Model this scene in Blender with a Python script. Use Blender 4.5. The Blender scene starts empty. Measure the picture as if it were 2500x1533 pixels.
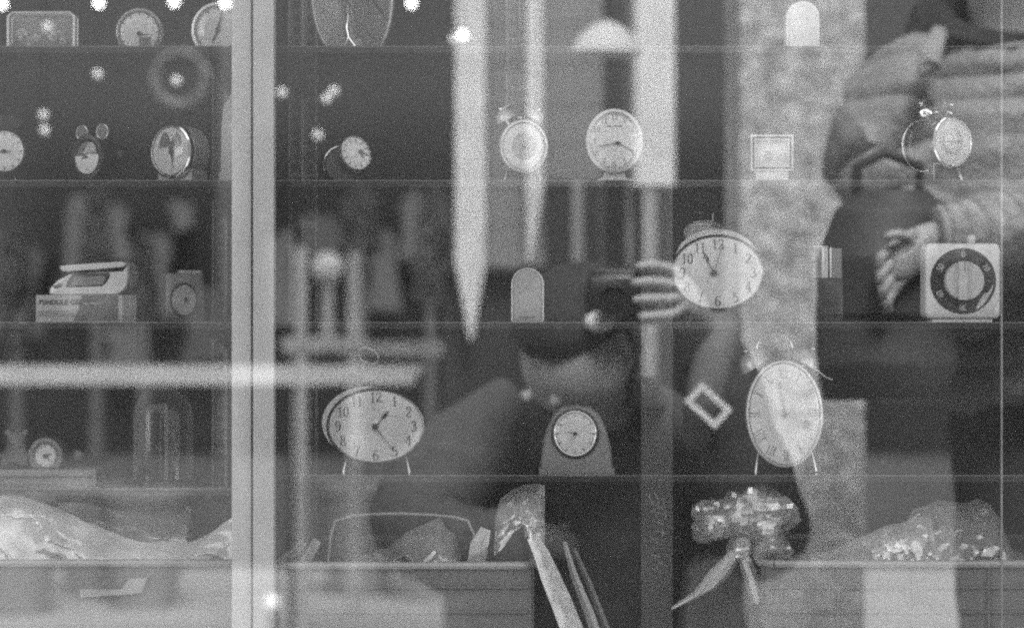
import bpy, math, random
from mathutils import Vector, Matrix, noise
R = math.radians
random.seed(7)
sc = bpy.context.scene
COL = sc.collection

# ------------------------------------------------------------------ camera, world, sun, exposure
HC = 1.05                      # camera height: the photographer crouches in front of the window
S = 1.75e-4                    # metres per photo pixel (2500 wide) at 1 m
G = 1.5                        # distance of the shop window glass
cam = bpy.data.cameras.new('camera')
cam.sensor_width = 36.0
cam.lens = 36.0 / (2500 * S)
cam.shift_y = 18.5 / 2500
cam.clip_start = 0.01
cam.clip_end = 200
cam.dof.use_dof = True
cam.dof.focus_distance = 2.42
cam.dof.aperture_fstop = 3.8
camo = bpy.data.objects.new('camera', cam)
COL.objects.link(camo)
camo.location = (0, 0, HC)
camo.rotation_euler = (R(90), 0, 0)
sc.camera = camo

SUN_EL, SUN_AZ = 54, 12        # the sun stands behind and above the shop
world = bpy.data.worlds.new('World')
sc.world = world
world.use_nodes = True
nt = world.node_tree
bg = nt.nodes['Background']
sky = nt.nodes.new('ShaderNodeTexSky')
sky.sky_type = 'NISHITA'
sky.sun_disc = False
sky.sun_elevation = R(SUN_EL)
sky.sun_rotation = R(SUN_AZ)
bw = nt.nodes.new('ShaderNodeRGBToBW')          # black and white film
nt.links.new(sky.outputs[0], bw.inputs[0])
nt.links.new(bw.outputs[0], bg.inputs[0])
bg.inputs[1].default_value = 0.15
sun = bpy.data.lights.new('sun', 'SUN')
sun.energy = 1.3
sun.angle = R(18)
sun.color = (1, 1, 1)
suno = bpy.data.objects.new('sun', sun)
COL.objects.link(suno)
to_sun = Vector((math.sin(R(SUN_AZ)) * math.cos(R(SUN_EL)), math.cos(R(SUN_AZ)) * math.cos(R(SUN_EL)), math.sin(R(SUN_EL))))
suno.rotation_euler = to_sun.to_track_quat('Z', 'Y').to_euler()
suno.location = (0, 6, 8)
vs = sc.view_settings
vs.view_transform = 'Standard'
vs.look = 'None'
vs.gamma = 1.0
vs.exposure = 3.0
vs.use_curve_mapping = False
cy = sc.cycles
cy.use_denoising = False       # leaves a fine grain, as on the film
cy.use_adaptive_sampling = False
cy.filter_width = 2.2
cy.max_bounces = 5
cy.diffuse_bounces = 2
cy.glossy_bounces = 3
cy.transparent_max_bounces = 24
cy.caustics_reflective = False
cy.caustics_refractive = False
cy.sample_clamp_indirect = 4.0

# ------------------------------------------------------------------ helpers
def at(u, v, y):
    return Vector(((u - 1250) * S * y, y, HC - (v - 785) * S * y))

def across(u, v, V):
    """a point out in the street, V metres along the line of sight once folded at the window"""
    p = at(u, v, V)
    return Vector((p.x, 2 * G - V, p.z))

def px(n, y=2.43):
    return n * S * y

def nodes(name):
    m = bpy.data.materials.new(name)
    m.use_nodes = True
    t = m.node_tree
    t.nodes.clear()
    out = t.nodes.new('ShaderNodeOutputMaterial')
    return m, t, out

def mat(name, col, rough=.5, metal=0., var=.15, scale=30., bump=0., bscale=None, spec=.5, emit=0.):
    m, t, out = nodes(name)
    p = t.nodes.new('ShaderNodeBsdfPrincipled')
    tc = t.nodes.new('ShaderNodeTexCoord')
    nz = t.nodes.new('ShaderNodeTexNoise')
    nz.inputs['Scale'].default_value = scale
    nz.inputs['Detail'].default_value = 5
    nz.inputs['Roughness'].default_value = .65
    t.links.new(tc.outputs['Object'], nz.inputs['Vector'])
    mr = t.nodes.new('ShaderNodeMapRange')
    mr.inputs[1].default_value = .3
    mr.inputs[2].default_value = .7
    mr.inputs[3].default_value = max(0, col * (1 - var))
    mr.inputs[4].default_value = min(.95, col * (1 + var))
    t.links.new(nz.outputs['Fac'], mr.inputs[0])
    t.links.new(mr.outputs[0], p.inputs['Base Color'])
    p.inputs['Roughness'].default_value = rough
    p.inputs['Metallic'].default_value = metal
    p.inputs['Specular IOR Level'].default_value = spec
    if emit:
        p.inputs['Emission Color'].default_value = (1, 1, 1, 1)
        p.inputs['Emission Strength'].default_value = emit
    if bump:
        n2 = t.nodes.new('ShaderNodeTexNoise')
        n2.inputs['Scale'].default_value = bscale or scale * 2
        n2.inputs['Detail'].default_value = 4
        t.links.new(tc.outputs['Object'], n2.inputs['Vector'])
        b = t.nodes.new('ShaderNodeBump')
        b.inputs['Strength'].default_value = bump
        b.inputs['Distance'].default_value = .01
        t.links.new(n2.outputs['Fac'], b.inputs['Height'])
        t.links.new(b.outputs[0], p.inputs['Normal'])
    t.links.new(p.outputs[0], out.inputs[0])
    return m

def film(name, r0, haze=0., haze_col=.6, tint=1., rough=0., bump=0., bscale=40., dirt=0., edge=0.):
    """clear sheet: transparent, mirror share by angle, and a little milky scatter"""
    m, t, out = nodes(name)
    tr = t.nodes.new('ShaderNodeBsdfTransparent')
    tr.inputs[0].default_value = (tint, tint, tint, 1)
    gl = t.nodes.new('ShaderNodeBsdfAnisotropic') if False else t.nodes.new('ShaderNodeBsdfGlossy')
    gl.inputs['Color'].default_value = (1, 1, 1, 1)
    gl.inputs['Roughness'].default_value = rough
    lw = t.nodes.new('ShaderNodeLayerWeight')
    lw.inputs['Blend'].default_value = .5
    pw = t.nodes.new('ShaderNodeMath'); pw.operation = 'POWER'
    pw.inputs[1].default_value = 5
    t.links.new(lw.outputs['Facing'], pw.inputs[0])
    ma = t.nodes.new('ShaderNodeMath'); ma.operation = 'MULTIPLY_ADD'
    ma.inputs[1].default_value = 1 - r0
    ma.inputs[2].default_value = r0
    t.links.new(pw.outputs[0], ma.inputs[0])
    base = tr
    tc = t.nodes.new('ShaderNodeTexCoord')
    if haze:
        di = t.nodes.new('ShaderNodeBsdfDiffuse')
        di.inputs[0].default_value = (haze_col,) * 3 + (1,)
        tl = t.nodes.new('ShaderNodeBsdfTranslucent')
        tl.inputs[0].default_value = (haze_col,) * 3 + (1,)
        dm = t.nodes.new('ShaderNodeMixShader')
        dm.inputs[0].default_value = .12
        t.links.new(di.outputs[0], dm.inputs[1])
        t.links.new(tl.outputs[0], dm.inputs[2])
        hm = t.nodes.new('ShaderNodeMixShader')
        hm.inputs[0].default_value = haze
        if dirt:
            nz = t.nodes.new('ShaderNodeTexNoise')
            nz.inputs['Scale'].default_value = dirt
            nz.inputs['Detail'].default_value = 6
            t.links.new(tc.outputs['Object'], nz.inputs['Vector'])
            mr = t.nodes.new('ShaderNodeMapRange')
            mr.inputs[1].default_value = .35; mr.inputs[2].default_value = .7
            mr.inputs[3].default_value = haze * .5; mr.inputs[4].default_value = haze * 1.6
            t.links.new(nz.outputs['Fac'], mr.inputs[0])
            t.links.new(mr.outputs[0], hm.inputs[0])
        if edge:                                  # a blown wall looks denser where one looks along it
            p2 = t.nodes.new('ShaderNodeMath'); p2.operation = 'POWER'
            p2.inputs[1].default_value = 3
            t.links.new(lw.outputs['Facing'], p2.inputs[0])
            m2 = t.nodes.new('ShaderNodeMath'); m2.operation = 'MULTIPLY_ADD'
            m2.inputs[1].default_value = edge; m2.inputs[2].default_value = haze
            t.links.new(p2.outputs[0], m2.inputs[0])
            t.links.new(m2.outputs[0], hm.inputs[0])
        t.links.new(tr.outputs[0], hm.inputs[1])
        t.links.new(dm.outputs[0], hm.inputs[2])
        base = hm
    mx = t.nodes.new('ShaderNodeMixShader')
    t.links.new(ma.outputs[0], mx.inputs[0])
    t.links.new(base.outputs[0], mx.inputs[1])
    t.links.new(gl.outputs[0], mx.inputs[2])
    if bump:
        n2 = t.nodes.new('ShaderNodeTexNoise')
        n2.inputs['Scale'].default_value = bscale
        n2.inputs['Detail'].default_value = 3
        t.links.new(tc.outputs['Object'], n2.inputs['Vector'])
        b = t.nodes.new('ShaderNodeBump')
        b.inputs['Strength'].default_value = bump
        b.inputs['Distance'].default_value = .01
        t.links.new(n2.outputs['Fac'], b.inputs['Height'])
        t.links.new(b.outputs[0], gl.inputs['Normal'])
    t.links.new(mx.outputs[0], out.inputs[0])
    return m

# geometry: every builder returns (verts, faces)
def join(*gs):
    v, f = [], []
    for a, b in gs:
        o = len(v)
        v += list(a)
        f += [tuple(i + o for i in q) for q in b]
    return v, f

def box(x0, x1, y0, y1, z0, z1, bev=0.):
    if not bev:
        v = [(x, y, z) for z in (z0, z1) for y in (y0, y1) for x in (x0, x1)]
        f = [(0, 2, 3, 1), (4, 5, 7, 6), (0, 1, 5, 4), (1, 3, 7, 5), (3, 2, 6, 7), (2, 0, 4, 6)]
        return v, f
    b = bev                                   # chamfered along the front/back outlines (x-z)
    def ring(y, d):
        xs0, xs1, zs0, zs1 = x0 + d, x1 - d, z0 + d, z1 - d
        return [(xs0 + b, y, zs0), (xs1 - b, y, zs0), (xs1, y, zs0 + b), (xs1, y, zs1 - b), (xs1 - b, y, zs1), (xs0 + b, y, zs1), (xs0, y, zs1 - b), (xs0, y, zs0 + b)]
    rs = [ring(y0, b * .6), ring(y0 + b * .6, 0), ring(y1 - b * .6, 0), ring(y1, b * .6)]
    return loft(rs, True)

def loft(rings, cap=True, closed=True):
    n = len(rings[0])
    v = [tuple(p) for r in rings for p in r]
    f = []
    for i in range(len(rings) - 1):
        for j in range(n if closed else n - 1):
            k = (j + 1) % n
            f.append((i * n + j, i * n + k, (i + 1) * n + k, (i + 1) * n + j))
    if cap:
        f.append(tuple(range(n))[::-1])
        o = (len(rings) - 1) * n
        f.append(tuple(range(o, o + n)))
    return v, f

def elathe(prof, rx, ry, n=56, cx=0, cz=0, zmin=None):
    """lathe round the y axis with an oval section; profile entries (share of radius, added radius, y)"""
    rings = []
    for k, d, y in prof:
        r = []
        for i in range(n):
            a = 2 * math.pi * i / n
            z = cz + (ry * k + d) * math.sin(a)
            if zmin is not None:
                z = max(z, zmin)
            r.append((cx + (rx * k + d) * math.cos(a), y, z))
        rings.append(r)
    return loft(rings, True)

def zlathe(prof, n=40, cx=0, cy=0, cap=True):
    return loft([[(cx + r * math.cos(2 * math.pi * i / n), cy + r * math.sin(2 * math.pi * i / n), z) for i in range(n)] for r, z in prof], cap)

def tube(path, r, n=10, cap=True):
    path = [Vector(p) for p in path]
    rr = r if isinstance(r, (list, tuple)) else [r] * len(path)
    rings = []
    up = None
    for i, p in enumerate(path):
        d = (path[min(i + 1, len(path) - 1)] - path[max(i - 1, 0)]).normalized()
        if up is None:
            up = Vector((0, 0, 1)) if abs(d.z) < .9 else Vector((0, 1, 0))
        s = d.cross(up)
        if s.length < 1e-4:
            s = d.orthogonal()
        s.normalize()
        t = s.cross(d).normalized()
        up = t
        rings.append([tuple(p + (s * math.cos(2 * math.pi * j / n) + t * math.sin(2 * math.pi * j / n)) * rr[i]) for j in range(n)])
    return loft(rings, cap)

def arc(cx, cz, rx, rz, a0, a1, n=16, y=0):
    return [(cx + rx * math.cos(R(a0 + (a1 - a0) * i / n)), y, cz + rz * math.sin(R(a0 + (a1 - a0) * i / n))) for i in range(n + 1)]

def torus(rx, rz, r, y=0, cx=0, cz=0, n=56, m=10):
    v, f = [], []
    for i in range(n):
        a = 2 * math.pi * i / n
        for j in range(m):
            b = 2 * math.pi * j / m
            v.append((cx + (rx + r * math.cos(b)) * math.cos(a), y + r * math.sin(b), cz + (rz + r * math.cos(b)) * math.sin(a)))
    for i in range(n):
        for j in range(m):
            i2, j2 = (i + 1) % n, (j + 1) % m
            f.append((i * m + j, i2 * m + j, i2 * m + j2, i * m + j2))
    return v, f

def ball(c, rx, ry=None, rz=None, n=20, m=12):
    ry = ry or rx
    rz = rz or rx
    c = Vector(c)
    rings = []
    for j in range(m + 1):
        b = -math.pi / 2 + math.pi * (j + .02 if j == 0 else (j - .02 if j == m else j)) / m
        rings.append([(c.x + rx * math.cos(b) * math.cos(2 * math.pi * i / n), c.y + ry * math.cos(b) * math.sin(2 * math.pi * i / n), c.z + rz * math.sin(b)) for i in range(n)])
    return loft(rings, True)

def prism(poly, y0, y1):
    return loft([[(x, y0, z) for x, z in poly], [(x, y1, z) for x, z in poly]], True)

def arch_poly(w, h, cx=0, z0=0, n=18, pw=2.):
    """straight sides with a round head"""
    r = w / 2
    pts = [(cx - r, z0), (cx + r, z0)]
    for i in range(n + 1):
        a = math.pi * i / n
        pts.append((cx + r * math.cos(a), z0 + h - r + r * math.sin(a)))
    return pts

def moved(g, M):
    return [tuple(M @ Vector(p)) for p in g[0]], g[1]

def obj(name, g, m, parent=None, smooth=True, loc=None, rot=None, stuff=False):
    me = bpy.data.meshes.new(name)
    me.from_pydata([tuple(p) for p in g[0]], [], g[1])
    me.update()
    import bmesh
    bm = bmesh.new(); bm.from_mesh(me)
    bmesh.ops.recalc_face_normals(bm, faces=bm.faces)
    bm.to_mesh(me); bm.free()
    if smooth:
        me.shade_smooth()
        me.set_sharp_from_angle(angle=R(38))
    me.materials.append(m)
    o = bpy.data.objects.new(name, me)
    COL.objects.link(o)
    if parent:
        o.parent = parent
    if loc is not None:
        o.location = loc
    if rot is not None:
        o.rotation_euler = rot
    if stuff:
        o['kind'] = 'stuff'
    return o

def tag(o, label, cat, group=None):
    o['label'] = label
    o['category'] = cat
    if group:
        o['group'] = group
    return o

def thing(name, label, cat, loc=(0, 0, 0), rz=0, group=None, rx=0, ry=0):
    o = bpy.data.objects.new(name, None)
    o.empty_display_size = .02
    COL.objects.link(o)
    o.location = loc
    o.rotation_euler = (rx, ry, rz)
    return tag(o, label, cat, group)

def struct(o):
    o['kind'] = 'structure'
    return o

# ------------------------------------------------------------------ materials (black and white film: greys only)
M = {}
M['alu'] = mat('brushed aluminium paint', .5, .45, 0, .12, 14, .08)
M['chrome'] = mat('chrome', .8, .12, 1, .05, 80)
M['steel'] = mat('worn steel', .55, .3, 1, .15, 60)
M['silver'] = mat('silver plastic', .6, .32, .3, .05, 80)
M['white'] = mat('white plastic', .72, .4, 0, .04, 50)
M['cream'] = mat('cream plastic', .55, .4, 0, .05, 50)
M['grey'] = mat('grey plastic', .22, .45, 0, .1, 50)
M['dark'] = mat('dark plastic', .035, .35, 0, .2, 50)
M['black'] = mat('black enamel', .015, .3, 0, .2, 50)
M['ink'] = mat('printing ink', .03, .6, 0, .1, 200)
M['greyink'] = mat('grey ink', .14, .6, 0, .2, 200)
M['dial'] = mat('paper dial', .68, .55, 0, .05, 130)
M['dialgrey'] = mat('grey dial', .4, .5, 0, .08, 130)
M['dialdark'] = mat('dark dial', .05, .4, 0, .12, 100)
M['clear'] = film('clock glass', .045)
M['acrylic'] = film('acrylic', .06, .10, .7)
M['shelf'] = film('glass shelf', .07, .10, .35, .55)
M['shelfedge'] = mat('cut glass edge', .03, .12, 0, .3, 30)
M['edgeline'] = mat('ground glass arris', .15, .3, 0, .15, 40)
M['dome'] = film('blown glass dome', .018, .012, .7, edge=.35)
M['pane'] = film('shop window glass', .10, .012, .7, 1., 0, 0, 40, 9)
M['strip'] = film('glass overlap strip', .02, .07, .6)
M['cello'] = film('cellophane', .26, .36, .9, 1., .22, .12, 24)
M['cellow'] = film('cloudy plastic sheet', .2, .85, .9, 1., .24, .12, 22, 14)
M['foil'] = film('glossy foil', .3, .6, .85, 1., .16, .3, 24)
M['cabinet'] = mat('dark cabinet lining', .02, .7, 0, .3, 12, .1)
M['rail'] = mat('bronzed steel rail', .3, .45, .1, .2, 40)
M['crate'] = mat('grey moulded crate', .17, .42, 0, .12, 25, .06)
M['craterim'] = mat('crate rim', .4, .35, 0, .12, 30)
M['card'] = mat('printed card', .42, .7, 0, .06, 60)
M['cardgrey'] = mat('dark printed card', .13, .6, 0, .12, 60)
M['lcd'] = mat('display glass', .2, .2, 0, .08, 90)
M['brown'] = mat('carved wood', .1, .5, 0, .35, 60, .3)
M['slab'] = mat('pale worn board', .3, .55, 0, .2, 40, .2)

# ------------------------------------------------------------------ the setting: street and shop
M['pave'] = mat('concrete paving', .34, .85, 0, .15, 3, .3, 60)
M['asphalt'] = mat('asphalt', .06, .9, 0, .2, 6, .3, 200)
M['wallin'] = mat('shop wall', .06, .8, 0, .2, 5, .1)
M['render'] = mat('painted render', .3, .85, 0, .12, 4, .2, 60)

g = struct(obj('ground', ([(-60, -60, -.05), (60, -60, -.05), (60, 40, -.05), (-60, 40, -.05)], [(0, 1, 2, 3)]), M['asphalt'], smooth=False))
struct(obj('pavement', box(-14, 14, -2.6, 1.38, -.3, 0), M['pave'], smooth=False))
struct(obj('plaza', box(-14, 14, -7.2, -3.1, -.3, -.02), M['pave'], smooth=False))

WX0, WX1, WZ0, WZ1 = -2.3, 2.3, .35, 2.42      # the window opening
shop = thing('shop_building', 'plain rendered shop building around the display window', 'building', (0, 1.5, 0))
def shop_part(n, x0, x1, y0, y1, z0, z1, m='render'):
    obj(n, box(x0, x1, y0 - 1.5, y1 - 1.5, z0, z1), M[m], shop, False)
shop_part('wall', -4.0, WX0, 1.42, 1.62, 0, 2.5)
shop_part('wall', WX1, 4.0, 1.42, 1.62, 0, 2.5)
shop_part('wall', WX0, WX1, 1.42, 1.62, 0, WZ0)
shop_part('wall', WX0, WX1, 1.42, 1.62, WZ1, 2.5)
shop_part('roof', -4.05, 4.05, 1.4, 5.0, 2.5, 2.6)
shop_part('side_wall', -4.0, -3.9, 1.62, 4.9, 0, 2.5, 'wallin')
shop_part('side_wall', 3.9, 4.0, 1.62, 4.9, 0, 2.5, 'wallin')
shop_part('back_wall', -3.9, 3.9, 4.8, 4.9, 0, 2.5, 'wallin')
shop_part('floor', -3.9, 3.9, 1.62, 4.8, -.1, .03, 'wallin')
shop_part('ceiling', -3.9, 3.9, 1.62, 4.8, 2.46, 2.497, 'wallin')
pane = obj('window_pane', box(WX0, WX1, G, G + .006, WZ0, WZ1), M['pane'], smooth=False)
tag(pane, 'large clear window pane full of soft street reflections over all the clocks', 'window pane')

# ------------------------------------------------------------------ cabinet with glass shelves
D = 2.40
Z1 = at(0, 113, D).z
Z2 = at(0, 440, D).z
Z3 = at(0, 786, D).z
Z4 = at(0, 1159, D).z
Z4L = at(0, 1192, D).z
YB = 2.61
cab = thing('display_cabinet', 'dark display cabinet with glass shelves on slotted metal rails', 'cabinet', (0, 2.4, 0))
def cpart(n, g, m, smooth=False, stuff=False, parent=None):
    g = ([(p[0], p[1] - 2.4, p[2]) for p in g[0]], g[1])
    return obj(n, g, M[m], parent or cab, smooth, stuff=stuff)
XL, XM, XR = at(-420, 0, D).x, at(628, 0, D).x, at(2960, 0, D).x
cpart('back_panel', box(XL, XR, 2.79, 2.81, .4, 1.75), 'cabinet')
cpart('side_panel', box(XL - .02, XL, 2.38, 2.81, .4, 1.75), 'cabinet')
cpart('side_panel', box(XR, XR + .02, 2.38, 2.81, .4, 1.75), 'cabinet')
cpart('divider', box(XM - .006, XM + .006, 2.36, 2.79, .4, 1.75), 'cabinet')
cpart('base', box(XL, XR, 2.34, 2.79, .4, .62), 'cabinet')
cpart('top', box(XL - .02, XR + .02, 2.38, 2.81, 1.75, 1.78), 'cabinet')
TH = .007
def shelf(x0, x1, z):
    s = cpart('shelf', box(x0, x1, D + .0012, YB, z - TH, z), 'shelf')
    cpart('front_edge', box(x0, x1, D - .001, D + .0010, z - TH, z - .0012), 'shelfedge', parent=s)
    cpart('polished_corner', box(x0, x1, D - .001, D + .0012, z - .0011, z), 'edgeline', parent=s)
    cpart('rear_corner', box(x0, x1, YB + .0002, YB + .001, z - TH, z - TH + .0014), 'edgeline', parent=s)
for z in (Z1, Z2, Z3, Z4L):
    shelf(XL + .002, XM - .008, z)
for z in (Z1, Z2, Z3, Z4):
    shelf(XM + .008, XR - .002, z)
# bright free edge under the glass dome
cpart('shelf_lip', box(at(279, 0, D).x, XM - .009, D - .004, D - .0012, Z4L - .0016, Z4L + .0012), 'edgeline')
def standard(u, y=2.625, w=.016, zlo=.62):
    x = at(u, 0, y).x
    st = cpart('shelf_standard', join(box(x - w, x - w + .002, y - .012, y, zlo, 1.75), box(x - .0015, x + .0015, y - .013, y, zlo, 1.75),
                                      box(x + w - .002, x + w, y - .012, y, zlo, 1.75), box(x - w, x + w, y, y + .002, zlo, 1.75)), 'rail')
    cpart('ridge', box(x - .0012, x + .0012, y - .0155, y - .0134, zlo, 1.75), 'craterim', parent=st)
    gs = []
    for i in range(80):
        z = .63 + i * .014
        if z < zlo:
            continue
        for sx in (-.5, .5):
            gs.append(box(x + sx * w - .0032, x + sx * w + .0032, y - .0006, y - .0002, z, z + .008))
    cpart('slot_column', join(*gs), 'black', stuff=True, parent=st)
standard(741)
standard(1268, 2.77, zlo=Z1 - .06)
standard(556, 2.60)
cpart('edge_rail', box(at(2444, 0, 2.36).x, at(2448, 0, 2.36).x, 2.36, 2.364, .62, 1.75), 'rail')
def bracket(u, z, y0=2.42, y1=2.6, mirror=1):
    x = at(u, 0, 2.6).x
    poly = [(y1, z - TH - .001), (y1, z - .034), (y1 - .02, z - .03), (y0, z - .012), (y0, z - TH - .001)]
    g = loft([[(x, a, b) for a, b in poly], [(x + .004 * mirror, a, b) for a, b in poly]], True)
    cpart('shelf_bracket', g, 'dark')
for z in (Z1, Z2, Z3, Z4):
    bracket(741, z)
for z in (Z1, Z2, Z3, Z4L):
    bracket(556, z)

# the twin upright in front of the shelves
YM = 2.30
mu = thing('cabinet_upright', 'pale aluminium double upright with a dark seam between the shelves', 'upright', at(618, 785, YM) * Vector((1, 1, 0)) if False else (at(617, 0, YM).x, YM, .4))
def strip(u0, u1, n, y0, y1, m):
    x0, x1 = at(u0, 0, YM).x - at(617, 0, YM).x, at(u1, 0, YM).x - at(617, 0, YM).x
    obj(n, box(x0, x1, y0, y1, 0, 1.38), M[m], mu, False)
strip(566, 612.5, 'door_stile', 0, .022, 'alu')
strip(619, 669, 'door_stile', -.004, .018, 'alu')
strip(612.5, 619, 'seam', .012, .02, 'black')

# ------------------------------------------------------------------ numerals drawn with a broad pen
def circ(cx, cy, rx, ry, n=14, a0=90, a1=450):
    return [(cx + rx * math.cos(R(a0 + (a1 - a0) * i / n)), cy + ry * math.sin(R(a0 + (a1 - a0) * i / n))) for i in range(n + 1)]
SIX = [(.82, 1.27), (.62, 1.4), (.36, 1.3), (.17, .95), (.12, .55), (.22, .15), (.5, 0), (.78, .12), (.88, .42), (.76, .74), (.5, .84), (.24, .7), (.14, .5)]
DIG = {'0': [circ(.5, .7, .38, .7)], '1': [[(.18, 1.15), (.5, 1.4), (.5, 0)], [(.2, .02), (.8, .02)]],
       '2': [[(.14, 1.02), (.2, 1.28), (.5, 1.4), (.8, 1.28), (.86, 1.0), (.66, .68), (.32, .36), (.1, .06)], [(.1, .06), (.9, .06), (.92, .3)]],
       '3': [[(.14, 1.15), (.28, 1.36), (.55, 1.4), (.8, 1.24), (.8, .96), (.6, .76), (.38, .72)], [(.6, .76), (.88, .56), (.9, .26), (.68, .03), (.35, 0), (.1, .22)]],
       '4': [[(.66, 0), (.66, 1.4)], [(.66, 1.4), (.05, .42), (.95, .42)], [(.45, .02), (.88, .02)]],
       '5': [[(.86, 1.36), (.24, 1.36)], [(.26, 1.36), (.2, .76), (.5, .88), (.8, .76), (.9, .45), (.76, .12), (.4, 0), (.12, .2)]],
       '6': [SIX], '7': [[(.1, 1.1), (.12, 1.36), (.9, 1.36)], [(.9, 1.36), (.56, .7), (.42, 0)]],
       '8': [circ(.5, 1.05, .3, .34), circ(.5, .36, .38, .37)], '9': [[(1 - a, 1.4 - b) for a, b in SIX]],
       'I': [[(.5, 0), (.5, 1.4)], [(.25, .02), (.75, .02)], [(.25, 1.38), (.75, 1.38)]],
       'V': [[(.1, 1.4), (.5, 0)], [(.5, 0), (.9, 1.4)]], 'X': [[(.1, 1.4), (.9, 0)], [(.1, 0), (.9, 1.4)]]}
def glyphs(txt, h, y=0, cx=0, cz=0, thick=.16, thin=.05, wid=1., pitch=.95):
    k = h / 1.4
    adv = pitch * wid
    tot = adv * len(txt)
    gs = []
    for i, ch in enumerate(txt):
        ox = -tot / 2 + adv * i
        for st in DIG[ch]:
            ps = [Vector((ox + a * wid * .95, b - .7)) for a, b in st]
            L, Rr = [], []
            for j, p in enumerate(ps):
                d = (ps[min(j + 1, len(ps) - 1)] - ps[max(j - 1, 0)]).normalized()
                w = thin + (thick - thin) * abs(d.y) ** 1.5
                n = Vector((-d.y, d.x)) * w * .5
                L.append(p + n); Rr.append(p - n)
            v = [(cx + q.x * k, y, cz + q.y * k) for q in L] + [(cx + q.x * k, y, cz + q.y * k) for q in Rr]
            m_ = len(ps)
            gs.append((v, [(j, j + 1, m_ + j + 1, m_ + j) for j in range(m_ - 1)]))
    return join(*gs)

def hand_geo(ang, ln, w, y, spade=False, tail=.15, th=.0006):
    """a clock hand; ang clockwise from twelve, degrees"""
    d = Vector((math.sin(R(ang)), math.cos(R(ang))))
    n = Vector((d.y, -d.x))
    def P(t, s):
        q = d * ln * t + n * s
        return (q.x, q.y)
    if spade:
        left = [(-tail, -w * .5), (.5, -w * .5), (.58, -w * 1.9), (.74, -w * 2.1), (.86, -w * .7), (1, -w * .1)]
    else:
        left = [(-tail, -w * .6), (.2, -w * .6), (1, -w * .28)]
    poly = [P(t, s) for t, s in left] + [P(t, -s) for t, s in reversed(left)]
    return prism(poly, y, y + th)

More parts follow.
